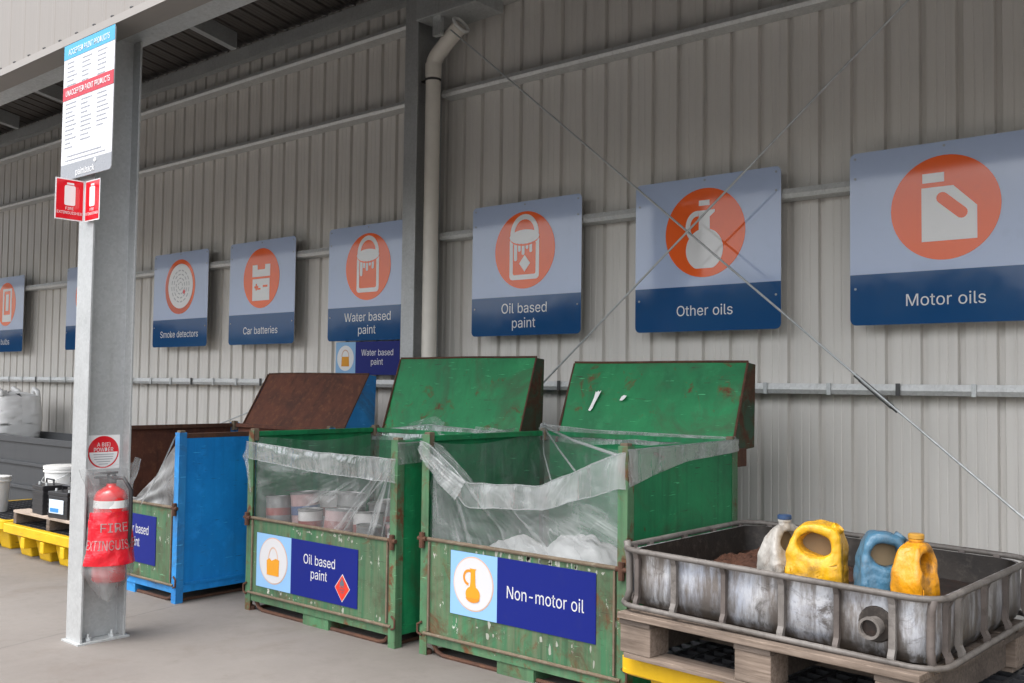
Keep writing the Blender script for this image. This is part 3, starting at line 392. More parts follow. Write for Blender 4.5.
m_conc = t.done(t.bsdf(c, t.ramp(n2, .3, .7, .6, .85), 0, hb, .25, .006))
m_conc2 = m_clad('concrete_upstand', (.34, .33, .31), .8)

# ------------------------------------------------------------------ setting: ground
g = MB(); g.add([(-150, -150, 0), (150, -150, 0), (150, 150, 0), (-150, 150, 0)], [(0, 1, 2, 3)])
structure(obj('ground', g, m_asph))
g = MB(); g.add([(-60, 0.4, .004), (40, 0.4, .004), (40, 12, .004), (-60, 12, .004)], [(0, 1, 2, 3)])
structure(obj('concrete_slab', g, m_conc))
# unseen wood added beyond the yard, heights shaped to darken reflections in glossy signs
g = MB()
def wood_backdrop(a, b):
    an = R(175 + 190 * a); rr = 75 + 6 * mnoise.noise(Vector((a * 60, b * 3, 1))) - 5 * b * (1 - b)
    deg = 175 + 190 * a; tall = max(0, min(1, (deg - 188) / 8, (262 - deg) / 8)); h = 2.6 + (2.6 + 5.8 * max(0, min(1, (deg - 208) / 34))) * tall + .9 * mnoise.noise(Vector((a * 25, 0, 2))) + .5 * mnoise.noise(Vector((a * 140, 0, 5)))
    k = max(0, b - .8) / .2
    return (math.cos(an) * (rr + 7 * k + 1.5 * mnoise.noise(Vector((a * 200, b * 14, 3)))), math.sin(an) * (rr + 7 * k), h * min(1, b / .8) - 1.0 * k)
g.sheet(wood_backdrop, 420, 14, lambda a, b: (a, b))
structure(obj('added_treeline', g, m_leaf), 'stuff')

# ------------------------------------------------------------------ rear wall
D = 5.4688; P = .1905; BR = -3.0698
XW0, XW1 = -20.0, 9.0
def profile(x0, x1, phase, h=.026):
    """trapezoidal rib profile along x -> list of (x, offset)"""
    k0 = math.ceil((x0 - phase) / P); k1 = math.floor((x1 - phase) / P); pts = []
    for k in range(k0, k1 + 1):
        c_ = phase + k * P
        pts += [(c_ - .021, 0), (c_ - .0135, h), (c_ + .0135, h), (c_ + .021, 0), (c_ + .066, 0), (c_ + .069, .0025), (c_ + .075, .0025), (c_ + .078, 0), (c_ + .113, 0), (c_ + .116, .0025), (c_ + .122, .0025), (c_ + .125, 0)]
    return pts
wall = thing('rear_wall', (-5, D, 0), 'grey ribbed metal wall behind the bins with galvanised rails running along it', 'wall')
pf = profile(XW0, XW1, BR); m = MB()
zs = [.38, 4.62]
for z in zs: m.v += [Vector((x, D + o, z)) for x, o in pf]
n = len(pf); m.f += [(i, i + 1, n + i + 1, n + i) for i in range(n - 1)]
obj('cladding', m, m_wall, wall)
m = MB(); m.box(XW0, XW1, D - .03, D + .25, -.02, .378); obj('concrete_upstand', m, m_conc2, wall)
def girt(z0, z1, yf=5.338):
    m = MB()
    for a, b in ((XW0, -5.56), (-5.30, XW1)):
        zm = z0 + (z1 - z0) * .42; poly = [(yf + .014, z0), (yf, zm), (yf + .012, z1), (D - .003, z1), (D - .003, z1 - .003), (yf + .015, z1 - .003), (yf + .017, z0 + .003), (D - .003, z0)]
        m.add([(a, y, z) for y, z in poly] + [(b, y, z) for y, z in poly],
              [tuple(range(8)), tuple(range(8, 16))[::-1]] + [(i, (i + 1) % 8, 8 + (i + 1) % 8, 8 + i) for i in range(8)])
    o = obj('girt', m, m_girt, wall)
    return o
girts = [girt(1.314, 1.373), girt(2.448, 2.505), girt(3.558, 3.61), girt(4.19, 4.245)]
# rusty tek screws / clips along the lowest rail
for k in range(-36, 6):
    x = BR + .095 + k * .381
    if -5.6 < x < -5.2: continue
    m = MB(); m.box(x - .011, x + .011, 5.330, 5.3385, 1.311, 1.377); obj('rail_clip', m, m_dark if k % 3 == 0 else m_galvd, girts[0])
m = MB(); m.box(XW0, -5.56, 5.29, 5.44, 4.422, 4.50); m.box(XW0, -5.56, 5.285, 5.292, 4.378, 4.43); m.box(-5.30, XW1, 5.29, 5.44, 4.46, 4.55)
obj('eaves_purlin', m, m_galvd, wall)

def ibeam(x0, x1, y0, y1, z0, z1, tf=.012, tw=.009):
    m = MB(); xc = (x0 + x1) / 2
    poly = [(x0, y0), (x1, y0), (x1, y0 + tf), (xc + tw / 2, y0 + tf), (xc + tw / 2, y1 - tf), (x1, y1 - tf), (x1, y1), (x0, y1), (x0, y1 - tf), (xc - tw / 2, y1 - tf), (xc - tw / 2, y0 + tf), (x0, y0 + tf)]
    k = len(poly)
    m.add([(x, y, z0) for x, y in poly] + [(x, y, z1) for x, y in poly], [tuple(range(k))[::-1], tuple(range(k, 2 * k))] + [(i, (i + 1) % k, k + (i + 1) % k, k + i) for i in range(k)])
    return m
# front column
CX0, CX1, CY0, CY1 = -5.047, -4.893, 2.418, 2.660
colm = thing('steel_column', (-4.97, 2.54, 0), 'tall galvanised steel column at the front with the fire extinguisher on it', 'column')
obj('beam', ibeam(CX0, CX1, CY0, CY1, .014, 3.16), m_galvb, colm, bevel=.002)
m = MB(); m.box(CX0 - .012, CX1 + .012, CY0 - .018, CY1 + .018, 0, .0135); bp_ = obj('base_plate', m, m_galvd, colm, bevel=.002)
for x, y in ((-4.925, 2.475), (-4.925, 2.60), (-5.015, 2.475), (-5.015, 2.60)):
    m = MB(); m.lathe([(.017, .0138), (.017, .028), (.0085, .0285), (.0085, .048)], (x, y, 0), 6); obj('bolt', m, m_galvd, bp_)
# rear column
rcol = thing('steel_column', (-5.435, 5.3, 0), 'galvanised steel column against the wall beside the white downpipe', 'column')
obj('beam', ibeam(-5.505, -5.366, 5.15, 5.42, .014, 4.75), m_galvb, rcol, bevel=.002)
m = MB(); m.box(-5.52, -5.35, 5.13, 5.435, 0, .0135); obj('base_plate', m, m_galvd, rcol)

# ------------------------------------------------------------------ canopy roof
roof = thing('canopy_roof', (-5, 2.4, 3.13), 'dark ribbed canopy roof with pale ribbed fascia over the front column', 'roof')
S = .18
def zr(y): return 4.62 + S * (5.5 - y)
pf = profile(-20, 9, -8.3); m = MB()
ys = [2.42, 5.62]
for y in ys: m.v += [Vector((x, y, zr(y) + o)) for x, o in pf]
n = len(pf); m.f += [(i, i + 1, n + i + 1, n + i) for i in range(n - 1)]
obj('roof_sheet', m, m_roof, roof)
for x in (-17.5, -14.4, -12.74, -11.19, -8.01, -2.2, 1.0, 4.2):
    m = MB(); a = [(x - .04, 2.62), (x + .04, 2.62), (x + .04, 5.28), (x - .04, 5.28)]
    m.hexa([(px, py, zr(py) - .16) for px, py in a] + [(px, py, zr(py) - .004) for px, py in a]); obj('rafter', m, m_galvd, roof)
m = MB(); m.hexa([(px, py, zr(py) - .22) for px, py in ((-5.5, 2.62), (-5.37, 2.62), (-5.37, 5.15), (-5.5, 5.15))] + [(px, py, zr(py) - .004) for px, py in ((-5.5, 2.62), (-5.37, 2.62), (-5.37, 5.15), (-5.5, 5.15))])
obj('rafter', m, m_galvd, roof)
m = MB(); m.box(-20, 9, 2.56, 2.71, 3.163, 3.175); m.box(-20, 9, 2.628, 2.636, 3.175, 3.42); m.box(-20, 9, 2.56, 2.71, 3.42, 3.432)
obj('eaves_beam', m, m_galvd, roof)
# fascia cladding, trim and screws
B1 = -5.8734
pf = profile(-20, 9, B1 + P / 2); m = MB()
for z in (3.172, 5.30): m.v += [Vector((x, 2.408 - o * .10, z)) for x, o in pf]
n = len(pf); m.f += [(i, n + i, n + i + 1, i + 1) for i in range(n - 1)]
fc = obj('fascia_cladding', m, m_fasc, roof)
m = MB()
poly = [(2.392, 3.132), (2.392, 3.172), (2.409, 3.172), (2.409, 3.21), (2.412, 3.21), (2.412, 3.134), (2.53, 3.134), (2.53, 3.25), (2.533, 3.25), (2.533, 3.1315), (2.392, 3.1315)]
k = len(poly)
m.add([(-20, y, z) for y, z in poly] + [(9, y, z) for y, z in poly], [tuple(range(k)), tuple(range(k, 2 * k))[::-1]] + [(i, (i + 1) % k, k + (i + 1) % k, k + i) for i in range(k)])
obj('fascia_trim', m, m_trim, roof)
for k in range(-6, 16):
    x = B1 + k * P
    m = MB(); m.lathe([(.010, 2.4076), (.010, 2.402), (.0055, 2.4015), (.005, 2.395)], (x, 0, 3.181), 8, 'y'); obj('fascia_screw', m, m_dark, fc)

# ------------------------------------------------------------------ downpipe
PX, PY, PR = -5.305, 5.26, .058
dp = thing('downpipe', (PX, PY, 0), 'cream plastic downpipe with an open bent top beside the rear column', 'downpipe')
m = MB(); m.lathe([(PR, .0), (PR, 3.72)], (PX, PY, 0), 28); obj('pipe', m, m_pvc, dp, smooth=True)
m = MB(); m.lathe([(PR + .005, 3.70), (PR + .005, 3.80)], (PX, PY, 0), 28)
el = [(PX, PY, 3.78), (PX + .006, PY, 3.815), (PX + .024, PY, 3.845), (PX + .05, PY, 3.87)]
m.tube(el + [(PX + .18, PY - .01, 3.955), (PX + .285, PY - .015, 4.022)], PR + .002, 28, caps=False); obj('elbow', m, m_pvc, dp, smooth=True)
m = MB()
dv = Vector((.105, -.005, .067)).normalized(); e1 = Vector((0, 1, 0)); e2 = dv.cross(e1).normalized()
cc = Vector((PX + .30, PY - .016, 4.032))
m.tube([cc + (e1 * math.cos(a) + e2 * math.sin(a)) * (PR + .010) for a in [2 * math.pi * k / 28 for k in range(28)]], .012, 8, closed=True); obj('socket_rim', m, m_white, dp, smooth=True)
m = MB(); m.lathe([(PR + .004, 3.665), (PR + .004, 3.682)], (PX, PY, 0), 28); m.box(PX - .10, PX - PR + .01, PY - .03, PY + .03, 3.668, 3.680); obj('strap', m, m_dark, dp)
# rainhead box above it
rh = thing('rainhead', (-5.1, 5.25, 4.1), 'dark metal gutter outlet box above the open downpipe end', 'rainhead')
m = MB(); m.box(-5.34, -4.72, 5.10, 5.40, 4.10, 4.40); obj('box', m, m_galvd, rh, bevel=.004)
m = MB(); m.box(-5.20, -5.12, 5.14, 5.18, 3.96, 4.12); obj('bracket', m, m_galvd, rh)

# ------------------------------------------------------------------ brace cables
def cable(pa, pb, label, tb=None, name='brace_cable'):
    pa = Vector(pa); pb = Vector(pb); mid = (pa + pb) / 2
    th = thing(name, mid, label, 'cable')
    m = MB(); m.tube([pa, pb], .0065, 8); obj('rod', m, m_galvd, th, smooth=True)
    if tb:
        c_ = Vector(tb); d = (pb - pa).normalized(); s_ = d.cross(Vector((0, 1, 0))).normalized()
        m = MB()
        for sg in (-1, 1): m.tube([c_ - d * .11 + s_ * .009 * sg, c_ + d * .11 + s_ * .009 * sg], .0045, 6)
        m.tube([c_ - d * .145, c_ - d * .10], .011, 8); m.tube([c_ + d * .10, c_ + d * .145], .011, 8)
        obj('turnbuckle', m, m_dark, th)
    return th
cable((-4.99, 5.12, 3.955), (-.32, 5.10, .03), 'long brace rod falling right across the other oils sign with a turnbuckle', (-1.868, 5.1135, 1.325))
cable((-.45, 5.06, 4.36), (-5.30, 5.10, .33), 'brace rod rising to the right in front of the other oils sign')
cable((-6.70, 5.32, 1.33), (-10.2, 5.08, .32), 'thin brace rod on the wall behind the blue bin')

# ------------------------------------------------------------------ wall signs
SW, SH, SY = 1.0, .952, 5.322
def wall_sign(xl, z0, lines, icon, label, cap=.066, width=None):
    xl *= .995; z0 = 1.34 + (z0 - 1.34) * .995
    th = thing('wall_sign', (xl + SW / 2, SY, z0), label, 'sign', 'pictogram signs along the wall')
    fr = frame((xl, SY, z0), (1, 0, 0), (0, 0, 1))
    m = MB(); m.prism(rrect(0, 0, SW, SH, .035), fr, -.006, -.0005); obj('backing', m, s_back, th)
    top = [p for p in rrect(0, 0, SW, SH, .035) if p[1] > .28] ; top = [(SW, .278)] + top + [(0, .278)]
    obj('panel', shape([top], fr, 0), s_lblue, th)
    bot = [p for p in rrect(0, 0, SW, SH, .035) if p[1] < .27]
    bot = [p for p in bot if p[0] < .5] + [p for p in bot if p[0] > .5] + [(SW, .278), (0, .278)]
    obj('name_band', shape([bot], fr, 0), s_navy, th)
    obj('disc', shape([circ(.5, .605, .275)], fr, .0018), s_or, th)
    if icon: icon(th, fr)
    if lines:
        letters(lines, fr, .5, .142 if len(lines) == 2 else .128, cap, .0016, width, s_wh, th, spacing=1.5)
    for x, y in ((.03, .92), (.5, .93), (.97, .92), (.03, .60 + .21), (.97, .81), (.03, .2), (.97, .2)):
        m = MB(); m.prism(circ(x, y, .007, n=8), fr, .0008, .004); obj('rivet', m, s_grey, th)
    return th
def W(th, fr, sp, mat=None, w=.0032, name='icon'): return obj(name, shape(sp, fr, w), mat or s_wh, th)
def ic_can(dia):
    def f(th, fr):
        W(th, fr, [rrect(.365, .395, .635, .70, .03), rrect(.395, .43, .605, .66, .015)])
        W(th, fr, [circ(.5, .70, .135, .050)], w=.0040)
        W(th, fr, [circ(.5, .70, .137, .066, 30, R(180), R(360)) + circ(.5, .70, .137, .052, 30, R(360), R(180))], s_or, .0036, 'rim_line')
        W(th, fr, [circ(.5, .715, .130, .145, 30, 0, math.pi), circ(.5, .725, .092, .098, 30, 0, math.pi)], w=.0032)
        for x, a, r_ in ((.42, .53, .015), (.455, .595, .012), (.49, .57, .013), (.525, .61, .012), (.56, .585, .012)):
            W(th, fr, [rrect(x - r_, a, x + r_, .665, r_ * .9)], w=.0034)
        if dia: W(th, fr, [[(.505, .45), (.555, .51), (.505, .57), (.455, .51)]], w=.0038)
    return f
def ic_other(th, fr):
    body = [(x, max(y, .385)) for x, y in circ(.50, .50, .128, .130, 60)]
    W(th, fr, [body]); W(th, fr, [[(.462, .60), (.538, .60), (.538, .70), (.572, .728), (.572, .742), (.462, .742)]], w=.0036)
    W(th, fr, [circ(.452, .645, .082, .098, 26, R(82), R(285)) + circ(.452, .645, .050, .064, 26, R(285), R(82))], w=.0040)
    W(th, fr, [rect(.462, .772, .536, .805)])
def ic_motor(th, fr):
    body = [(.385, .43), (.66, .43), (.66, .60), (.545, .715), (.385, .715)]
    slot = [(.49 + .03 * math.cos(a), .655 + .03 * math.sin(a)) for a in [R(45 + 180 * k / 8) for k in range(9)]] + [(.585 + .03 * math.cos(a), .57 + .03 * math.sin(a)) for a in [R(225 + 180 * k / 8) for k in range(9)]]
    W(th, fr, [body, slot]); W(th, fr, [rect(.39, .74, .50, .79)])
def ic_batt(th, fr):
    W(th, fr, [rect(.37, .40, .63, .60)]); W(th, fr, [[(.365, .62), (.635, .62), (.635, .73), (.56, .73), (.555, .685), (.445, .685), (.44, .73), (.365, .73)]])
    W(th, fr, [rect(.445, .50, .525 - .03, .515), rect(.4625, .4825, .4775, .5325)][:1], s_or, .0042); W(th, fr, [rect(.40, .515, .46, .535)], s_or, .0042); W(th, fr, [rect(.42, .495, .44, .555)], s_or, .0044); W(th, fr, [rect(.53, .52, .60, .54)], s_or, .0042)
def ic_smoke(th, fr):
    W(th, fr, [circ(.485, .585, .255)], s_dorange, .0026, 'icon_shadow'); W(th, fr, [circ(.51, .61, .225)], w=.0032)
    for r_, n_ in ((.165, 16), (.125, 12), (.085, 9), (.045, 6)):
        for k in range(n_):
            a = 2 * math.pi * k / n_; b = a + 2 * math.pi / n_ * .68
            W(th, fr, [circ(.51, .61, r_, n=5, a0=a, a1=b) + circ(.51, .61, r_ - .013, n=5, a0=b, a1=a)], s_ringg, .0040, 'vent_slot')
    W(th, fr, [circ(.58, .55, .022, n=16)], s_red, .0042, 'light')
def ic_bulb(th, fr):
    W(th, fr, [rect(.40, .38, .66, .80), rect(.44, .47, .62, .77)]); W(th, fr, [rect(.49, .52, .57, .73)], w=.0034)
wall_sign(-2.094, 1.694, ['Motor oils'], ic_motor, 'pale blue sign with white oil can icon reading Motor oils', .063)
wall_sign(-3.508, 1.690, ['Other oils'], ic_other, 'pale blue sign with white flask icon reading Other oils, crossed by rods', .063)
wall_sign(-4.95, 1.698, ['Oil based', 'paint'], ic_can(True), 'pale blue sign right of the downpipe reading Oil based paint above the open bin lid', .07)
wall_sign(-6.62, 1.695, ['Water based', 'paint'], ic_can(False), 'pale blue sign with paint tin icon reading Water based paint left of the rear column', .07)
wall_sign(-8.09, 1.69, ['Car batteries'], ic_batt, 'pale blue sign with white battery icon reading Car batteries', .064)
wall_sign(-9.465, 1.688, ['Smoke detectors'], ic_smoke, 'pale blue sign with round white detector icon reading Smoke detectors', .064)
wall_sign(-11.41, 1.69, None, None, 'pale blue sign mostly hidden behind the front column', .072)
wall_sign(-13.56, 1.69, ['bulbs'], ic_bulb, 'pale blue sign cut off by the left edge of the photo', .072)
# small sign below
ss = thing('small_sign', (-6.08, 5.31, 1.41), 'small royal blue sign reading Water based paint under the bigger sign', 'sign')
fr = frame((-6.475, 5.325, 1.412), (1, 0, 0), (0, 0, 1))
m = MB(); m.prism(rect(0, 0, .78, .272), fr, -.004, -.0005); obj('backing', m, s_back, ss)
obj('icon_panel', shape([rect(0, 0, .25, .272)], fr, 0), s_sky, ss); obj('name_panel', shape([rect(.25, 0, .78, .272)], fr, 0), s_royal, ss)
obj('disc', shape([circ(.125, .138, .105)], fr, .0016), s_wh, ss)
obj('icon', shape([[(.075, .07), (.175, .07), (.17, .15), (.08, .15)]], fr, .003), s_amber, ss); obj('icon_handle', shape([circ(.125, .15, .048, .06, 16, 0, math.pi) + circ(.125, .15, .04, .05, 16, math.pi, 0)], fr, .003), s_peach, ss)
letters(['Water based', 'paint'], fr, .515, .145, .05, .0016, .38, s_wh, ss, spacing=1.5)

# ------------------------------------------------------------------ stillage bins
def tin_sign(root, x0, z0, y, w, h, split, lines, kind, txtw, cap, dia=False):
    fr = frame((x0, y, z0), (1, 0, 0), (0, 0, 1))
    m = MB(); m.prism(rect(0, 0, w, h), fr, -.0035, -.0006); sp = obj('sign', m, s_royal, root)
    obj('icon_panel', shape([rect(0, 0, split, h)], fr, 0), s_sky, sp); obj('name_panel', shape([rect(split, 0, w, h)], fr, 0), s_royal, sp)
    cx, cy = split / 2, h * .52; rr = min(split, h) * .43
    obj('disc_rim', shape([circ(cx, cy, rr)], fr, .0012), s_peach, sp); obj('disc', shape([circ(cx, cy, rr * .955)], fr, .0024), s_wh2, sp)
    if kind == 'can':
        obj('icon_handle', shape([circ(cx, cy, rr * .36, rr * .6, 18, 0, math.pi) + circ(cx, cy, rr * .31, rr * .54, 18, math.pi, 0)], fr, .0034), s_peach, sp)
        obj('icon', shape([[(cx - rr * .42, cy - rr * .62), (cx + rr * .42, cy - rr * .62), (cx + rr * .44, cy + .01), (cx + rr * .2, cy + rr * .12), (cx - rr * .1, cy + .0), (cx - rr * .25, cy + rr * .1), (cx - rr * .44, cy - .0)]], fr, .0040), s_amber, sp)
    else:
        obj('icon', shape([circ(cx, cy - rr * .38, rr * .36, rr * .3, 24, R(65), R(-245)) [::-1] + [(cx - rr * .12, cy + .01), (cx - rr * .11, cy + rr * .5), (cx - rr * .17, cy + rr * .56), (cx + rr * .17, cy + rr * .56), (cx + rr * .11, cy + rr * .5), (cx + rr * .12, cy + .01)][::-1]], fr, .0040), s_amber, sp)
        obj('icon_handle', shape([circ(cx - rr * .2, cy + rr * .22, rr * .3, rr * .3, 18, R(70), R(265)) + circ(cx - rr * .2, cy + rr * .22, rr * .2, rr * .2, 18, R(265), R(70))], fr, .0036), s_amberd, sp)
        obj('icon_shade', shape([circ(cx, cy - rr * .5, rr * .34, rr * .17, 20, R(180), R(360))], fr, .0052), s_amberd, sp)
    letters(lines, fr, split + (w - split) * (.5 if not dia else .44), h * (.5 if len(lines) == 1 else .56), cap, .0012, txtw, s_wh2, sp, spacing=1.45)
    if dia:
        dx, dz, a = split + (w - split) * .79, h * .30, .062
        obj('hazard_diamond', shape([[(dx, dz - a * 1.2), (dx + a, dz), (dx, dz + a * 1.2), (dx - a, dz)]], fr, .0012), s_wh2, sp)
        b = a * .92
        obj('hazard_face', shape([[(dx, dz - b * 1.2), (dx + b, dz), (dx, dz + b * 1.2), (dx - b, dz)]], fr, .0026), m_hz, sp)
        obj('flame_mark', shape([[(dx - .016, dz + .012), (dx - .018, dz + .028), (dx - .008, dz + .038), (dx - .003, dz + .056), (dx + .012, dz + .036), (dx + .017, dz + .024), (dx + .014, dz + .012)], rect(dx - .02, dz + .004, dx + .02, dz + .008)], fr, .0040), s_ink, sp)
        letters(['FLAMMABLE', 'LIQUID', '3'], fr, dx, dz - .022, .009, .0034, .05, s_ink, sp, spacing=1.5)
    return sp
m_hz = m_sign('hazard_orange', (.58, .04, .025), .35, .25)

def bin_(label, x0, x1, y0, y1, zt, gate_z, mats, lid, front_rods=True, gz0=.115):
    mp, ms, mg, mlid, mflange, mback, inner = mats
    cx, cy = (x0 + x1) / 2, (y0 + y1) / 2
    th = thing('stillage_bin', (cx, cy, 0), label, 'bin', 'steel recycling bins in a row')
    pw = .05
    for (px, py, sx_, sy_) in ((x0, y0, 1, 1), (x1, y0, -1, 1), (x0, y1, 1, -1), (x1, y1, -1, -1)):
        m = MB(); a, b = sorted((px, px + sx_ * pw)); c_, d = sorted((py, py + sy_ * .005))
        m.box(a, b, c_, d, .0, zt); a2, b2 = sorted((px, px + sx_ * .005)); c2, d2 = sorted((py + sy_ * .0055, py + sy_ * pw))
        m.box(a2, b2, c2, d2, .0, zt)
        po = obj('corner_post', m, mp, th, bevel=.0012)
        m = MB(); a, b = sorted((px + sx_ * .006, px + sx_ * .044)); c_, d = sorted((py + sy_ * .006, py + sy_ * .044)); m.box(a, b, c_, d, zt - .06, zt + .012); obj('stacking_stub', m, m_edge, po, bevel=.004)
        m = MB(); m.lathe([(.02, 0), (.026, .004), (.026, .022), (.012, .03)], (px + sx_ * .028, py + sy_ * .028, 0), 10); obj('foot', m, m_rustd, po)
    # bottom rails
    m = MB(); m.box(x0 + pw + .001, x1 - pw - .001, y0 + .004, y0 + .03, .062, .108); obj('bottom_rail', m, mp, th, bevel=.002)
    m = MB(); m.box(x0 + .004, x0 + .03, y0 + pw, y1 - pw, .064, .108); obj('bottom_rail', m, ms, th, bevel=.002)
    m = MB(); m.box(x1 - .03, x1 - .004, y0 + pw, y1 - pw, .064, .108); obj('bottom_rail', m, ms, th, bevel=.002)
    m = MB(); m.box(x0 + .032, x1 - .032, y0 + .032, y1 - .01, .09, .106); obj('bin_floor', m, m_rustd, th)
    # fork stirrup in the middle and bent skid rods
    m = MB(); m.box(cx - .11, cx + .11, y0 + .010, y0 + .022, .002, .0615); m.box(cx - .11, cx - .10, y0 + .0225, y1 - .05, .002, .0615); m.box(cx + .10, cx + .11, y0 + .0225, y1 - .05, .002, .0615)
    obj('fork_stirrup', m, mp, th, bevel=.002)
    for sg in (-1, 1):
        xs = x0 if sg < 0 else x1; o = -sg
        m = MB(); yy = y0 + .03
        m.tube([(xs + o * .065, yy, .085), (xs + o * .075, yy, .055), (xs + o * .10, yy, .025), (xs + o * .14, yy, .012), (cx + sg * .115, yy, .012)], .011, 8)
        m.tube([(xs + o * .05, y0 + .06, .012), (xs + o * .05, y1 - .06, .012)], .010, 8)
        obj('skid_rod', m, m_rustd, th, smooth=True)
    # panels
    def panel(xa, xb, inward):
        m = MB(); m.box(min(xa, xb), max(xa, xb), y0 + .0505, y1 - .0505, .109, zt - .035); return m
    obj('side_panel', panel(x0 + .006, x0 + .010, 1), inner, th)
    obj('side_panel', panel(x1 - .010, x1 - .006, -1), ms, th)
    m = MB(); m.box(x0 + .0505, x1 - .0505, y1 - .010, y1 - .006, .109, zt - .035); obj('back_panel', m, mback, th)
    for xs in (x0 + .003, x1 - .033):
        m = MB(); m.box(xs, xs + .03, y0 + .051, y1 - .051, zt - .034, zt - .006); obj('top_rail', m, m_rustd if inner is not ms else ms, th, bevel=.002)
    m = MB(); m.box(x0 + .051, x1 - .051, y1 - .034, y1 - .004, zt - .034, zt - .006); obj('top_rail', m, mback, th, bevel=.002)
    # drop gate
    m = MB(); m.box(x0 + .055, x1 - .055, y0 + .004, y0 + .009, gz0, gate_z)
    ga = obj('drop_gate', m, mg, th)
    m = MB(); m.tube([(x0 + .03, y0 + .001, gate_z), (x1 - .03, y0 + .001, gate_z)], .0095, 8); m.tube([(x0 + .03, y0 - .002, gz0 - .004), (x1 - .03, y0 - .002, gz0 - .004)], .008, 8)
    for xs in (x0 + .057, x1 - .067): m.box(xs, xs + .010, y0 - .006, y0 + .0035, gz0 + .01, gate_z - .012)
    obj('gate_rim', m, m_edge, ga, smooth=True)
    for xs in (x0 + .02, x1 - .02):
        m = MB(); m.tube([(xs, y0 - .012, gate_z - .045), (xs, y0 - .012, gate_z + .03)], .014, 8); m.tube([(xs - .025, y0 - .012, gate_z), (xs + .03, y0 - .012, gate_z)], .011, 8); obj('latch', m, m_rustd, ga, smooth=True)
        m = MB(); xo = xs + (-.026 if xs < cx else .026); m.tube([(xs, y0 - .006, .10), (xo, y0 - .008, .11), (xo, y0 - .008, .15), (xs, y0 - .006, .165)], .006, 6); obj('hinge_loop', m, m_rustd, ga, smooth=True)
    # lid leaning back behind the bin
    lx0, lx1, hy, hz, ty, tz = lid
    V_ = Vector((0, ty - hy, tz - hz)); L_ = V_.length; V_.normalize(); fr = frame((lx0, hy, hz), (1, 0, 0), V_); w = lx1 - lx0
    # N points to the viewer (-y, +z)
    m = MB(); nu, nv = 16, 6
    O, U, Vv, N = fr
    def bow(a, b): return (mnoise.noise(Vector((a * 2.3 + lx0, b * 1.4, 3.1))) * .012)
    fn = lambda a, b: O + U * (a * w) + Vv * (b * L_) + N * bow(a, b)
    m.sheet(fn, nu, nv, lambda a, b: (a * w, b * L_)); o_ = len(m.v)
    lo = obj('lid', m, mlid, th)
    sd = lo.modifiers.new('thickness', 'SOLIDIFY'); sd.thickness = .004; sd.offset = -1
    m = MB(); m.tube([fn(a / 8, 1.0) + N * .001 for a in range(9)], .007, 6); obj('lid_edge', m, m_rustd, lo)
    for xs, s_ in ((0, -1), (w, 1)):
        m = MB()
        a0 = O + U * (xs + s_ * .003); a1 = a0 + Vv * L_ * .985
        a0 = a0 - Vv * .04
        b0 = Vector((a0.x + s_ * .006, ty + .045, hz - .02)); b1 = Vector((a0.x + s_ * .006, ty + .058, tz - .014))
        th_ = U * (s_ * .004)
        q = [a0, b0, b1, a1]
        if s_ > 0: m.hexa([q[0], q[1], q[1] + th_, q[0] + th_, q[3], q[2], q[2] + th_, q[3] + th_])
        else: m.hexa([q[0] + th_, q[1] + th_, q[1], q[0], q[3] + th_, q[2] + th_, q[2], q[3]])
        obj('lid_flange', m, mflange, lo)
        m = MB(); m.tube([a0 + N * .004, a1 + N * .004], .0065, 6); obj('lid_edge', m, m_rustd, lo)
        m = MB(); m.box(a0.x - .02, a0.x + .02, y1 - .004, y1 + .09, zt - .14, zt - .05); obj('hinge_bracket', m, m_rustd, lo, bevel=.004)
    return th

m_flange = m_paint('rusted_green_flange', (.02, .07, .035), (.03, .035, .02), rust=(.07, .032, .018), rust_lo=.44, rust_hi=.56, streak=.5, stain=.6)
GR = (m_frame, m_green, m_gate, m_lid, m_flange, m_green, m_green)
b3 = bin_('green steel bin with the Non-motor oil sign and both white scraps on its lid', -3.545, -2.315, 3.48, 4.46, 1.09, .575, GR, (-3.43, -2.335, 4.445, 1.06, 4.605, 1.478))
tin_sign(b3, -3.335, .238, 3.480, .862, .302, .300, ['Non-motor oil'], 'jug', .44, .056)
b2 = bin_('green steel bin with the Oil based paint sign and a red hazard diamond', -4.982, -3.692, 3.45, 4.45, 1.055, .545, GR, (-4.90, -3.72, 4.44, 1.03, 4.60, 1.515))
tin_sign(b2, -4.875, .158, 3.450, .892, .308, .325, ['Oil based', 'paint'], 'can', .27, .052, True)
BL = (m_bluef, m_blue, m_gate, m_rusty, m_bluef, m_rusty, m_rusty)
b1 = bin_('blue steel bin with a rust brown open lid and a green front gate', -6.59, -5.387, 3.24, 4.44, 1.03, .575, BL, (-6.587, -5.387, 4.50, .99, 4.74, 1.41))
tin_sign(b1, -6.43, .20, 3.240, .80, .30, .30, ['Water based', 'paint'], 'can', .33, .056)
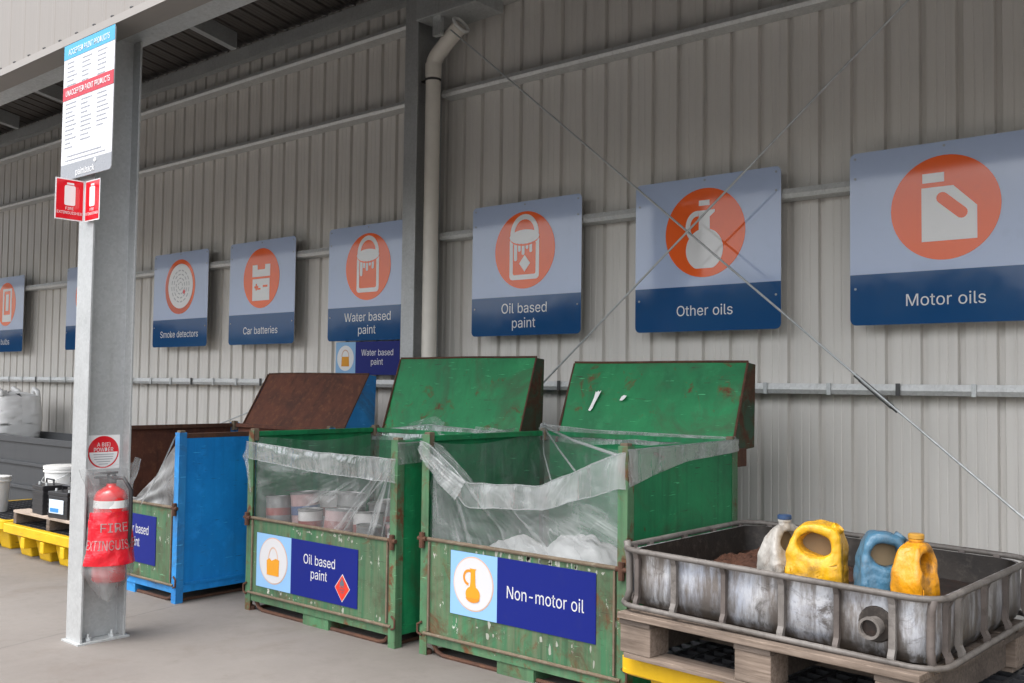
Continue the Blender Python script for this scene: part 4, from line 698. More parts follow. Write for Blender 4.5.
# lifting strap bracket bars on the blue side
m = MB(); m.box(-5.3885, -5.3845, 3.30, 4.38, .108, .124); obj('side_rib', m, m_blue, b1)
def splashes(root, x0, x1, z0, z1, y, n, seed, tall):
    rg = random.Random(seed); gate = [c_ for c_ in root.children if c_.name.startswith('drop_gate')][0]; fr = frame((0, y, 0), (1, 0, 0), (0, 0, 1)); m = MB()
    for _ in range(n):
        x = rg.uniform(x0, x1); z = rg.uniform(z0, z1); a = rg.uniform(.003, .011); b = a * rg.uniform(.5, tall); k = rg.randint(6, 9); ph = rg.random() * 6
        m.prism([(x + a * math.cos(ph + 6.283 * q / k) * rg.uniform(.45, 1.2), z + b * math.sin(ph + 6.283 * q / k) * rg.uniform(.45, 1.2)) for q in range(k)], fr, -.0002, .0004)
    obj('paint_splash', m, m_splash, gate)['kind'] = 'stuff'
m_splash = m_plain('dried_pale_paint', (.27, .28, .235), .7, var=.3)
splashes(b2, -4.55, -3.98, .495, .53, 3.4535, 24, 3, 1.6); splashes(b2, -4.75, -3.80, .122, .152, 3.4535, 12, 4, 1.8)
splashes(b3, -3.25, -2.40, .542, .562, 3.4835, 30, 5, 4.0); splashes(b3, -3.30, -2.42, .13, .225, 3.4835, 12, 6, 3.5)
# scraps of white on b3's lid
m = MB()
O_ = Vector((-3.40, 4.445, 1.06)); V_ = (Vector((0, 4.605, 1.478)) - Vector((0, 4.445, 1.06))).normalized(); frl = frame(O_, (1, 0, 0), V_)
lidobj = [c_ for c_ in b3.children if c_.name.startswith('lid')][0]
obj('label_scrap', shape([[(.150, .152), (.163, .147), (.174, .163), (.186, .203), (.199, .240), (.208, .272), (.197, .262), (.189, .270), (.180, .259), (.172, .266), (.169, .222), (.160, .187)]], frl, .016), s_wh, lidobj)
obj('label_scrap', shape([[(.345, .215), (.362, .214), (.376, .226), (.385, .243), (.366, .246), (.352, .236)]], frl, .016), s_wh, lidobj)

# ------------------------------------------------------------------ polythene liners
def nz(*p): return mnoise.noise(Vector(p))
def interp(pts, a):
    for (a0, z0), (a1, z1) in zip(pts, pts[1:]):
        if a <= a1: return z0 + (z1 - z0) * (a - a0) / (a1 - a0)
    return pts[-1][1]
def liner(bx, label, front, fz0, band, band_drop, rear_top, right_fold, origin, seed, side_z, fop, ffold):
    x0, x1, y0, y1, zt = bx
    th = thing('bin_liner', ((x0 + x1) / 2, (y0 + y1) / 2, .12), label, 'liner', 'clear polythene liners in the bins')
    mf = m_film('polythene_front_%d' % seed, (origin[0], origin[1]), fop, ffold, 7, thr=(.52, .74)); mi = m_film('polythene_inner_%d' % seed, (.5, 1.6), .07, .22, 6, thr=(.55, .8), crk_op=.06); mb_ = m_film('polythene_hem_%d' % seed, (.5, 4), .14, .42, 22, thr=(.46, .72))
    W_ = x1 - x0; xa, xb = x0 + .05, x1 - .05
    ftop = lambda a: interp(front, a)
    def wr(a, b, s_): return nz(a * 5 + seed, b * 4, s_) * .022 + nz(a * 13, b * 9 + seed, s_) * .007
    m = MB()
    def F(a, b):
        z = fz0 - .02 + (ftop(a) - fz0 + .02) * b
        return (xa + (xb - xa) * a, y0 + .028 + .02 * math.sin(math.pi * a) * math.sin(math.pi * b) + wr(a, b, 1) * min(1, 4 * a, 4 * (1 - a)), z)
    m.sheet(F, 60, 30, lambda a, b: (a * W_, fz0 + (ftop(a) - fz0) * b)); obj('front_sheet', m, mf, th, smooth='all')
    m = MB()
    def Bn(a, b):
        x, y, z = F(a, 1); dz = band * (.75 + .5 * interp(band_drop, a))
        xx = x0 + .0 + W_ * a
        wob = nz(a * 11, seed, 2) * .010 + nz(a * 31, seed, 4) * .004
        return (xx, y0 - .014 + .012 * math.sin(math.pi * a) - .018 * b * (1 - b) + wr(a * 2, b * 2, 5) * .45, ftop(a) + .004 + wob * .5 - (dz + wob) * b)
    m.sheet(Bn, 60, 6, lambda a, b: (a * W_, b * band)); obj('front_hem', m, mb_, th, smooth='all')
    m = MB(); m.tube([Vector(Bn(k / 40, 0)) for k in range(41)], .0035, 6); m.tube([Vector(Bn(k / 40, 1)) + Vector((0, -.001, 0)) for k in range(41)], .0025, 6); obj('hem_edge', m, mb_, th, smooth='all')
    # over-the-top return from hem to inner front
    m = MB()
    for nm, f0, f1 in (('side_sheet', x0 + .018, 1), ('side_sheet', x1 - .018, -1)):
        m = MB()
        def Sd(a, b): return (f0 + f1 * (.012 + abs(wr(a, b, 7)) * 1.2) , y0 + .03 + (y1 - y0 - .06) * a, .16 + (side_z - .16 + .02 * math.sin(5 * a + seed)) * b)
        m.sheet(Sd, 30, 20, lambda a, b: (a, b)); obj(nm, m, mi, th, smooth='all')
    m = MB()
    def Re(a, b): return (x0 + .03 + (W_ - .06) * a, y1 - .03 - abs(wr(a, b, 9)) * 1.3, .16 + (side_z - .16 - .05 * math.sin(math.pi * a) * (1 if seed == 3 else .3)) * b)
    m.sheet(Re, 40, 20, lambda a, b: (a * W_, b)); obj('rear_sheet', m, mi, th, smooth='all')
    m = MB()
    def Rh(a, b): return (x0 + W_ * a, y1 - .02 - .02 * b + wr(a, b, 11) * .6, interp(rear_top, a) + .012 * math.sin(a * 9 + seed) * b - .075 * b)
    m.sheet(Rh, 50, 4, lambda a, b: (a * W_, b * .08)); obj('rear_hem', m, mb_, th, smooth='all')
    m = MB(); m.tube([Vector(Rh(k / 40, 0)) for k in range(41)], .004, 6); obj('hem_edge', m, mb_, th, smooth='all')
    # fold over the right side panel, outside
    m = MB()
    def Rf(a, b): return (x1 + .006 + abs(wr(a, b, 13)) * .5, y0 - .005 + (y1 - y0) * a, zt - .015 + .012 * a - interp(right_fold, a) * b)
    m.sheet(Rf, 36, 6, lambda a, b: (a, b * .15)); obj('side_hem', m, mb_, th, smooth='all')
    m = MB(); m.tube([Vector(Rf(k / 30, 0)) for k in range(31)], .004, 6); obj('hem_edge', m, mb_, th, smooth='all')
    return th, mb_, mf
l3, hem3, fr3 = liner((-3.545, -2.315, 3.48, 4.46, 1.09), 'cloudy liner sagging low over the front of the non-motor oil bin', [(0, 1.055), (.05, 1.04), (.26, .865), (.62, .885), (.97, 1.055), (1, 1.06)], .575, .105, [(0, .2), (.25, .7), (.5, .6), (.6, .55), (1, 1.4)], [(0, 1.12), (.3, 1.10), (1, 1.095)], [(0, .16), (.2, .12), (.5, .075), (1, .06)], (.0, 1.05), 3, 1.05, .17, .42)
l2, hem2, fr2 = liner((-4.982, -3.692, 3.45, 4.45, 1.055), 'clear liner stretched straight across the front of the oil based paint bin', [(0, .985), (.5, .955), (1, .955)], .545, .095, [(0, .5), (.5, .8), (1, 1.0)], [(0, 1.03), (.4, 1.085), (.7, 1.07), (1, 1.05)], [(0, .11), (.5, .10), (1, .07)], (1.28, .97), 2, 1.0, .06, .55)
# gathered plastic bundles at the post tops
def bundle(th, mat, pts, w0, w1, seed):
    m = MB(); pts = [Vector(p) for p in pts]
    def Fn(a, b):
        k = a * (len(pts) - 1); i = min(int(k), len(pts) - 2); p = pts[i].lerp(pts[i + 1], k - i)
        wd = w0 + (w1 - w0) * a
        return p + Vector((.55, 0, .8)) * (b - .5) * wd + Vector((0, -.004 - .016 * abs(nz(b * 5 + seed, a * 2.2, 1)) - .006 * abs(nz(b * 15, a * 4, seed)), 0))
    m.sheet(Fn, 24, 22, lambda a, b: (a * .4, b * .15)); return obj('gathered_fold', m, mat, th, smooth='all')
bundle(l3, hem3, [(-3.535, 3.455, 1.035), (-3.46, 3.45, .97), (-3.36, 3.45, .90), (-3.25, 3.455, .83)], .05, .12, 1)
bundle(l2, hem2, [(-3.71, 3.425, .90), (-3.82, 3.42, .80), (-3.95, 3.42, .68), (-4.06, 3.425, .565)], .06, .03, 2)
bundle(l2, hem2, [(-3.72, 3.425, .88), (-3.79, 3.42, .75), (-3.84, 3.42, .62), (-3.86, 3.425, .56)], .05, .03, 5)
bundle(l2, hem2, [(-4.97, 3.425, .93), (-4.93, 3.42, .84), (-4.90, 3.42, .70)], .05, .02, 6)
def rope(th, mat, pts, r=.006):
    m = MB(); m.tube(pts, r, 7); return obj('stretched_edge', m, mat, th, smooth='all')
rope(l3, hem3, [(-3.53, 4.43, 1.11), (-2.95, 3.95, 1.07), (-2.36, 3.49, 1.045)], .0075)
rope(l3, hem3, [(-3.53, 4.43, 1.11), (-3.0, 3.9, 1.02), (-2.62, 3.52, .965)], .005)
rope(l3, hem3, [(-3.53, 4.43, 1.10), (-3.1, 3.9, 1.0), (-2.75, 3.52, .90)], .004)
# crumpled tufts
def tuft(th, mat, c, r, seed, sq=(1, .6, 1)):
    m = MB(); c = Vector(c)
    def Fn(a, b):
        t_, p_ = a * 2 * math.pi, b * math.pi; d = Vector((math.cos(t_) * math.sin(p_), math.sin(t_) * math.sin(p_), math.cos(p_)))
        rr = r * (1 + .75 * nz(d.x * 2.2 + seed, d.y * 2.2, d.z * 2.2) + .35 * nz(d.x * 6, d.y * 6 + seed, d.z * 6))
        return c + Vector((d.x * sq[0], d.y * sq[1], d.z * sq[2])) * rr
    m.sheet(Fn, 30, 18, lambda a, b: (a * .5, b * .4)); return obj('crumpled_tuft', m, mat, th, smooth='all')
tuft(l3, hem3, (-3.53, 4.43, 1.10), .024, 3)
bundle(l2, hem2, [(-4.62, 4.40, 1.075), (-4.50, 4.40, 1.10), (-4.38, 4.40, 1.115), (-4.30, 4.40, 1.06)], .02, .10, 8)
bundle(l2, hem2, [(-4.05, 4.42, 1.07), (-3.90, 4.40, 1.05), (-3.76, 4.38, 1.02)], .05, .13, 9)
bundle(l2, hem2, [(-3.72, 4.40, 1.07), (-3.71, 4.0, 1.03), (-3.71, 3.55, 1.0)], .07, .05, 11)
# blue bin liner: one diagonal sheet hanging from the right post
l1 = thing('bin_liner', (-5.6, 3.3, .57), 'torn clear liner hanging slantwise from the corner of the blue bin', 'liner', 'clear polythene liners in the bins')
mf1 = m_film('polythene_torn', (1.2, 1.03), .36, .3, 5, thr=(.42, .75)); m = MB()
def F1(a, b):
    zt_ = .60 + .41 * max(0, (a - .55) / .45) ** 1.1
    return (-6.53 + 1.135 * a, 3.262 + nz(a * 6, b * 4, 2) * .03, .56 + (zt_ - .56) * b)
m.sheet(F1, 60, 24, lambda a, b: (a * 1.2, .57 + F1(a, b)[2] - .57)); obj('front_sheet', m, mf1, l1, smooth='all')
bundle(l1, mf1, [(-5.40, 3.225, 1.0), (-5.52, 3.222, .84), (-5.64, 3.222, .70), (-5.76, 3.225, .59)], .07, .09, 3)
m = MB()
def F1s(a, b): return (-5.41 - abs(nz(a * 5, b * 4, 4)) * .03, 3.27 + 1.1 * a, .3 + .68 * b)
m.sheet(F1s, 24, 16, lambda a, b: (a, b)); obj('side_sheet', m, mf1, l1, smooth='all')

# ------------------------------------------------------------------ contents of the bins
m_tin = m_plain('tin_grey', (.22, .215, .21), .35, .4, var=.35, scale=14); m_tin2 = m_plain('tin_pink_label', (.36, .24, .235), .4, var=.4, scale=14); m_tin3 = m_plain('tin_white', (.48, .46, .45), .4, var=.3, scale=14); m_lab = m_plain('tin_red_band', (.24, .075, .065), .4, var=.4); m_lab2 = m_plain('tin_blue_band', (.08, .11, .2), .4, var=.4); m_lab3 = m_plain('tin_dark_band', (.05, .045, .04), .4, var=.4)
tins = [(-4.84, 3.58, .50, .075, .16, 0), (-4.70, 3.70, .50, .085, .19, 1), (-4.56, 3.60, .46, .07, .15, 2), (-4.52, 3.82, .50, .085, .19, 0), (-4.40, 3.63, .46, .08, .16, 1), (-4.22, 3.72, .44, .085, .17, 2), (-4.08, 3.58, .42, .07, .15, 0), (-3.94, 3.70, .42, .08, .16, 1), (-3.86, 3.60, .42, .06, .15, 2), (-4.80, 3.95, .46, .09, .2, 2), (-4.3, 4.0, .45, .09, .2, 0), (-3.95, 4.0, .42, .09, .19, 1)]
tinpos = ['at the left post', 'second from the left post', 'low, third from the left post', 'behind the third tin', 'in the middle', 'right of the middle', 'low at centre right', 'second from the right post', 'at the right post', 'at the back left', 'at the back middle', 'at the back right']
for i, (x, y, z, r, h, k) in enumerate(tins):
    colr = ['grey', 'pink labelled', 'white'][k]
    th = thing('paint_tin', (x, y, z - .3), '%s tin in the oil based paint bin, %s' % (colr, tinpos[i]), 'tin', 'paint tins in the oil based paint bin')
    th.rotation_euler = (random.uniform(-.1, .1), random.uniform(-.1, .1), 0)
    for o_ in ():
        pass
    m = MB(); m.lathe([(r, 0), (r, h * .3 + .3), (r * .99, h + .3)], (0, 0, 0), 22); b_ = obj('body', m, [m_tin, m_tin2, m_tin3][k], th, smooth=True, local=True)
    m = MB(); m.lathe([(r * 1.03, h + .296), (r * 1.04, h + .306), (r * .9, h + .308), (r * .88, h + .302)], (0, 0, 0), 22); obj('lid', m, m_tin, th, smooth=True, local=True)
    m = MB(); m.lathe([(r * 1.012, h * .35 + .3), (r * 1.012, h * .62 + .3)], (0, 0, 0), 22); obj('band', m, [m_lab, m_lab2, m_lab, m_lab3, m_lab][i % 5], th, smooth=True, local=True)
hp = MB()
def heap(x0, x1, y0, y1, zf, seed): 
    return lambda a, b: (x0 + (x1 - x0) * a, y0 + (y1 - y0) * b, zf(a, b) + .05 * nz(a * 7 + seed, b * 6, 1) + .025 * nz(a * 17, b * 15 + seed, 2))
hp.sheet(heap(-4.94, -3.73, 3.50, 4.40, lambda a, b: .36, 1), 40, 30, lambda a, b: (a, b)); hp.add([(-4.94, 3.50, .11), (-3.73, 3.50, .11), (-3.73, 4.40, .11), (-4.94, 4.40, .11)], [(0, 1, 2, 3)]); hp.uv += [(0, 0)] * 4
tag(obj('tin_heap', hp, m_rustd, origin=(-4.3, 3.95, .11)), 'dark heap of rusty flattened tins low in the oil based paint bin', 'scrap heap')
m_sack = m_plain('pale_sack', (.46, .46, .455), .5, var=.2)
def blob(name, c, rx_, ry_, rz_, mat, seed, label, cat, amp=.13):
    m = MB(); c = Vector(c)
    def Fn(a, b):
        t_, p_ = a * 2 * math.pi, b * math.pi; d = Vector((math.cos(t_) * math.sin(p_), math.sin(t_) * math.sin(p_), math.cos(p_)))
        rr = 1 + amp * nz(d.x * 1.7 + seed, d.y * 1.7, d.z * 1.7) + amp * .5 * nz(d.x * 5, d.y * 5 + seed, d.z * 5) + amp * .22 * nz(d.x * 12, d.y * 12 + seed, d.z * 12)
        return c + Vector((d.x * rx_, d.y * ry_, d.z * rz_)) * rr
    m.sheet(Fn, 56, 36, lambda a, b: (a, b)); return tag(obj(name, m, mat, smooth='all', origin=(c.x, c.y, c.z - rz_)), label, cat)
blob('plastic_sack', (-2.66, 3.66, .42), .26, .13, .245, m_sack, 2, 'pale crumpled plastic sack inside the non-motor oil bin, by the right post', 'sack')
blob('plastic_sack', (-3.06, 3.68, .41), .22, .13, .20, m_sack, 7, 'pale crumpled plastic sack inside the non-motor oil bin, behind the jug sign', 'sack')

# ------------------------------------------------------------------ cut-down bulk tank on pallet
m_wood3 = m_wood('soiled_pine', (.105, .076, .056), (.255, .20, .16))
t = NT('dirty_polyethylene'); v = t.coords(rnd=False)
a = t.noise(v, 3.5, 7, .68, .6); b = t.noise(t.coords((7, 7, 1.3), rnd=False), 2.3, 6, .7); d = t.noise(v, 26, 5, .7)
c = t.mix(t.ramp(a, .38, .66), (.32, .345, .40), (.50, .50, .50))
c = t.mix(t.ramp(b, .42, .60, 0, .92), c, (.12, .10, .085)); c = t.mix(t.ramp(d, .50, .75, 0, .6), c, (.22, .195, .17))
c = t.mix(t.ramp(t.noise(v, 5, 8, .75, 1.2), .555, .66, 0, .9), c, (.05, .04, .034))
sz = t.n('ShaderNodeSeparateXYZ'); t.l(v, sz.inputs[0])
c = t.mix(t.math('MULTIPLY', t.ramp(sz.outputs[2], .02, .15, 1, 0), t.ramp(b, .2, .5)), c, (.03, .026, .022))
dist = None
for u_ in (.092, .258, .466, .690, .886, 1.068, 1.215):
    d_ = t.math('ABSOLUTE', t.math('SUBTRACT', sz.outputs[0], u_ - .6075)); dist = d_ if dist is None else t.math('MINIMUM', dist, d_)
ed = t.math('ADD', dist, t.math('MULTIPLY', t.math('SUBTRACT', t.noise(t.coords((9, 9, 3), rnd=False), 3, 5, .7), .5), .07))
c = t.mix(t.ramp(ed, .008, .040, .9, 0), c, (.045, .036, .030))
rim_ = t.math('ADD', sz.outputs[2], t.math('MULTIPLY', t.math('SUBTRACT', t.noise(t.coords((16, 16, 1.5), rnd=False), 2, 5, .7), .5), .12))
c = t.mix(t.ramp(rim_, .185, .225, 0, .7), c, (.06, .045, .036))
m_hdpe = t.done(t.bsdf(c, .38, 0, a, .25, .02))
m_cage = m_rust('weathered_cage_steel', (.075, .065, .057), (.185, .17, .157), (.035, .028, .023), .55)
m_caged = m_rust('grimy_cage_steel', (.055, .045, .04), (.12, .10, .09), (.04, .032, .028), .65)
m_oil = m_rust('black_oil_residue', (.010, .007, .006), (.022, .013, .009), (.075, .030, .015), .38)
m_inner = m_rust('oily_inner_wall', (.010, .008, .007), (.030, .023, .018), (.09, .075, .063), .45)
TW, TD = 1.215, 1.01; TZ0, TZ1 = .492, .712
tank = thing('cut_down_tank', (-1.545, 3.667, TZ0), 'dirty white bulk tank cut down to a low tray in a steel cage', 'tank', rotz=R(-3.4))
tank.rotation_euler = (.010, .017, R(-2.4))
def rr3(w, d, r, z, n=7): return [(x, y, z) for x, y in rrect(-w / 2, -d / 2, w / 2, d / 2, r, n)]
def loft(rings, cap0=True, cap1=False):
    m = MB(); k = len(rings[0])
    for rg in rings: m.v += [Vector(p) for p in rg]
    for i in range(len(rings) - 1): m.f += [(i * k + j, i * k + (j + 1) % k, (i + 1) * k + (j + 1) % k, (i + 1) * k + j) for j in range(k)]
    if cap0: m.f.append(tuple(range(k))[::-1])
    if cap1: m.f.append(tuple((len(rings) - 1) * k + j for j in range(k)))
    return m
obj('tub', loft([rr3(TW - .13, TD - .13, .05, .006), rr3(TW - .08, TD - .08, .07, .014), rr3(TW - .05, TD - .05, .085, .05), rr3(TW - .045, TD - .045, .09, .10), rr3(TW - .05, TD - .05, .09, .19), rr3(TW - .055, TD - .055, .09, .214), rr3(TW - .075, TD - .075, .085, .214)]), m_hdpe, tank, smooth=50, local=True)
obj('inner_wall', loft([rr3(TW - .0755, TD - .0755, .085, .2135), rr3(TW - .085, TD - .085, .08, .10), rr3(TW - .10, TD - .10, .07, .06)], False), m_inner, tank, smooth=50, local=True)
m = MB(); m.tube(rr3(TW, TD, .10, .222, 9), .0112, 8, closed=True); obj('cage_rail', m, m_cage, tank, smooth='all', local=True)
m = MB(); m.tube(rr3(TW + .01, TD + .01, .10, .012, 9), .0105, 8, closed=True); obj('cage_rail', m, m_cage, tank, smooth='all', local=True)
def cagebar(x, y, along, w=.024, dk=False):
    m = MB(); h = w / 2; q = .009
    if along == 'x': ix = (0, 1 if y < 0 else -1); pr = lambda dz, o_, s_: (x + s_ * h, y + ix[1] * o_, dz)
    else: ix = (1 if x < 0 else -1, 0); pr = lambda dz, o_, s_: (x + ix[0] * o_, y + s_ * h, dz)
    zsx = [(.004, 0), (.03, .004), (.05, .014), (.10, .014), (.19, .012), (.21, .004), (.222, 0)]
    for (z0, o0), (z1, o1) in zip(zsx, zsx[1:]):
        m.add([pr(z0, o0 - q, -1), pr(z0, o0 - q, 1), pr(z0, o0 + q, 1), pr(z0, o0 + q, -1), pr(z1, o1 - q, -1), pr(z1, o1 - q, 1), pr(z1, o1 + q, 1), pr(z1, o1 + q, -1)], [(0, 1, 5, 4), (1, 2, 6, 5), (2, 3, 7, 6), (3, 0, 4, 7)])
    obj('cage_post', m, m_caged if dk else m_cage, tank, local=True)
for i, u in enumerate((.092, .258, .466, .690, .886, 1.068)): cagebar(-TW / 2 + u, -TD / 2 + .003, 'x', .022 if i % 2 else .018, i in (0, 2, 4))
for i, u in enumerate((.12, .33, .55, .75, .95, 1.08)): cagebar(-TW / 2 + u, TD / 2 - .003, 'x', dk=True)
for sx_ in (-1, 1):
    for i, u in enumerate((.11, .22, .47, .70, .93)): cagebar(sx_ * (TW / 2 - .003), -TD / 2 + u, 'y', .026, i != 1)
c45 = .10 * .293
m = MB(); m.tube([(TW / 2 - c45, -TD / 2 + c45, .008), (TW / 2 - c45 - .01, -TD / 2 + c45 + .01, .06), (TW / 2 - c45 - .008, -TD / 2 + c45 + .008, .18), (TW / 2 - c45, -TD / 2 + c45, .222)], .014, 8); obj('cage_post', m, m_caged, tank, smooth='all', local=True)
m = MB(); m.tube([(-TW / 2 + c45, -TD / 2 + c45, .008), (-TW / 2 + c45 + .01, -TD / 2 + c45 + .01, .06), (-TW / 2 + c45 + .008, -TD / 2 + c45 + .008, .18), (-TW / 2 + c45, -TD / 2 + c45, .25)], .014, 8); obj('cage_post', m, m_cage, tank, smooth='all', local=True)
# outlet fitting
ox, oz = -TW / 2 + 1.012, .112
m = MB(); m.lathe([(.046, -TD / 2 + .035), (.046, -TD / 2 + .022), (.030, -TD / 2 + .018), (.030, -TD / 2 - .022), (.035, -TD / 2 - .022), (.035, -TD / 2 - .036), (.027, -TD / 2 - .036), (.026, -TD / 2 + .01)], (ox, 0, oz), 24, 'y'); of = obj('outlet', m, m_cage, tank, smooth=True, local=True)
m = MB(); m.lathe([(.0265, -TD / 2 - .022), (.001, -TD / 2 - .0221)], (ox, 0, oz), 20, 'y'); obj('bore', m, m_oil, of, local=True)
m = MB(); m.lathe([(.058, -TD / 2 + .0225), (.054, -TD / 2 + .018), (.03, -TD / 2 + .0175)], (ox, 0, oz + .004), 20, 'y'); obj('grimy_flange', m, m_inner, of, local=True)
# residue level and rusty heap
tk = tank.matrix_basis.copy(); tankM = Matrix.Translation(tank.location) @ tank.rotation_euler.to_matrix().to_4x4()
def T(x, y, z): return tankM @ Vector((x, y, z))
m = MB(); lv = .105
m.sheet(lambda a, b: T(-TW / 2 + .046 + (TW - .092) * a, -TD / 2 + .046 + (TD - .092) * b, lv + .006 * nz(a * 8, b * 8, 0)), 30, 26, lambda a, b: (a, b))
tag(obj('oil_residue', m, m_oil, origin=tuple(T(0, 0, .1)), smooth='all'), 'black oily sludge lying in the cut-down tank', 'sludge')
m_absorb = m_rust('rusty_absorbent', (.045, .017, .009), (.095, .036, .017), (.02, .010, .007))
m = MB()
def hpf(a, b):
    x, y = -.54 + .62 * a, -.14 + .58 * b; r_ = ((a - .5) / .5) ** 2 + ((b - .5) / .5) ** 2
    return T(x, y, lv - .01 + max(0, 1 - r_) * .075 + (.03 * nz(a * 9, b * 9, 4) + .02 * nz(a * 24, b * 24, 5)) * (1 if r_ < .95 else 0))
m.sheet(hpf, 48, 48, lambda a, b: (a, b)); tag(obj('absorbent_heap', m, m_absorb, origin=tuple(T(0, .1, lv))), 'rusty brown heap of granules in the tank behind the bottles', 'heap')

# bottles
def bottle(u, v_, rot, mat, matcap, label, h=.325, w=.19, d=.10, seed=0, cap=True, tilt=0, pinch=.45, ridges=False):
    base = T(-TW / 2 + u, -TD / 2 + v_, lv + .004)
    th = thing('oil_bottle', base, label, 'bottle', 'used oil bottles standing in the tank'); th.rotation_euler = (tilt, 0, R(-2.4 + rot))
    jr = random.Random(int(u * 1000)); out = [(a * w * jr.uniform(.94, 1.02), b * h * jr.uniform(.985, 1.01)) for a, b in ((-.5, 0), (.5, 0), (.5, .40), (.5, .70), (.47, .86), (.38, .965), (.10, 1.0), (-.16, .995), (-.34, .93), (-.44, .76), (-.5, .58), (-.5, .3))]
    def smooth(poly, it=2):
        for _ in range(it):
            q = []
            for i in range(len(poly)):
                a, b = Vector(poly[i]), Vector(poly[(i + 1) % len(poly)]); q += [tuple(a * .75 + b * .25), tuple(a * .25 + b * .75)]
            poly = q
        return poly
    hole = [(a * w, b * h) for a, b in ((.30, .62), (.34, .74), (.28, .85), (.10, .88), (-.12, .865), (-.27, .76), (-.20, .66), (.06, .58))]
    cu = bpy.data.curves.new('b', 'CURVE'); cu.dimensions = '2D'; cu.fill_mode = 'BOTH'; cu.extrude = d / 2 - .018; cu.bevel_depth = .018; cu.bevel_resolution = 3; cu.offset = -.018
    for sp in (smooth(out), smooth(hole)):
        s = cu.splines.new('POLY'); s.points.add(len(sp) - 1); s.use_cyclic_u = True
        for i, (a, b) in enumerate(sp): s.points[i].co = (a, b, 0, 1)
    vs, fs = _mesh_from(cu); bpy.data.curves.remove(cu)
    m = MB(); zmin = min(p.y for p in vs)
    # pinch towards the top so that the shoulder tapers
    def tp(p):
        z = p.y - zmin; k = 1 - pinch * max(0, (z - h * .42) / (h * .58)); return Vector((p.x, -p.z * k, z))
    m.add([tp(p) for p in vs], fs)
    bo = obj('body', m, mat, th, local=True)
    rm = bo.modifiers.new('remesh', 'REMESH'); rm.mode = 'VOXEL'; rm.voxel_size = .0042; rm.use_smooth_shade = True
    sm_ = bo.modifiers.new('smooth', 'SMOOTH'); sm_.iterations = 3
    tx = bpy.data.textures.new('dents', 'CLOUDS'); tx.noise_scale = .055; tx.noise_depth = 1
    dm = bo.modifiers.new('dents', 'DISPLACE'); dm.texture = tx; dm.strength = .016; dm.mid_level = .5; dm.texture_coords = 'GLOBAL'
    m = MB(); m.add([(a, 0.006, b) for a, b in smooth(hole)], [tuple(range(len(smooth(hole))))]); obj('handle_web', m, m_grime, bo, local=True)
    # label recess ridges on the front face
    m = MB()
    for k in range(7 if ridges else 2):
        z = h * .10 + k * h * .055; m.tube([(w * .10, -d / 2 + .001, z), (w * .28, -d / 2 - .0005, z + .022), (w * .43, -d / 2 + .001, z + .034)], .0030, 6)
    obj('grip_ridge', m, mat, bo, smooth='all', local=True)
    m = MB(); m.tube([(-w * .36, -d / 2, h * .08), (-w * .36, -d / 2 - .001, h * .46)], .002, 5); m.box(w / 2 - .001, w / 2 + .0015, -.003, .003, h * .05, h * .5); obj('seam', m, mat, bo, local=True)
    nx = w * .06
    if cap:
        m = MB(); m.lathe([(.021, h - .022), (.021, h + .004), (.024, h + .004), (.024, h + .010), (.019, h + .012)], (nx, 0, 0), 18); obj('neck', m, mat, th, smooth=True, local=True)
        m = MB(); m.lathe([(.0255, h + .0122), (.0255, h + .024), (.022, h + .027)], (nx, 0, 0), 18); obj('cap', m, matcap, th, smooth=True, local=True)
    else:
        m = MB(); m.lathe([(.022, 0), (.022, .02), (.019, .022), (.017, .012)], (0, 0, 0), 18)
        m.v = [Vector((w * .34, 0, h * .90)) + Matrix.Rotation(R(38), 3, 'Y') @ q for q in m.v]; obj('neck', m, mat, th, smooth=True, local=True)
    return th
def m_bot(name, c, dirt=(.12, .08, .05), amt=.6):
    t = NT(name); v = t.coords(); a = t.noise(t.coords((4, 4, 1.5)), 4, 6, .7); b = t.noise(v, 9, 6, .7, .5)
    cc = t.mix(t.ramp(a, .45, .68, 0, amt), c, tuple(x * .5 + y * .5 for x, y in zip(c, dirt))); cc = t.mix(t.ramp(b, .555, .66, 0, amt), cc, dirt)
    return t.done(t.bsdf(cc, t.ramp(b, .45, .7, .32, .7), 0, t.math('ADD', t.noise(v, 14, 3), a), .45, .02))
my1 = m_bot('yellow_bottle', (.66, .35, .008), amt=.75); my2 = m_bot('amber_bottle', (.62, .26, .005), amt=.8); mw = m_bot('dirty_white_bottle', (.38, .365, .335), (.13, .10, .075), .85); mbl = m_bot('blue_bottle', (.045, .135, .215), (.09, .09, .09), .6)
m_grime = m_plain('grimy_hollow', (.20, .14, .075), .6, var=.4); m_grime2 = m_plain('oily_amber_cap', (.42, .22, .03), .4, var=.3); m_bcap = m_plain('navy_cap', (.02, .05, .12), .4)
bottle(.602, .19, 72, mw, m_bcap, 'grimy white oil bottle with a blue cap, leftmost in the tank', .262, .16, .125, pinch=.78)
bottle(.742, .16, 14, my1, my1, 'yellow oil bottle with its handle hole facing forward, right of the white one', .285, .195, .15, cap=False, pinch=.22, ridges=True)
bottle(.972, .16, 38, mbl, mbl, 'dull blue oil bottle between the two yellow ones', .28, .16, .115, cap=False, pinch=.45)
bottle(1.082, .165, 84, my2, m_grime2, 'amber yellow oil bottle standing edge on, rightmost in the tank', .258, .15, .108, pinch=.35)

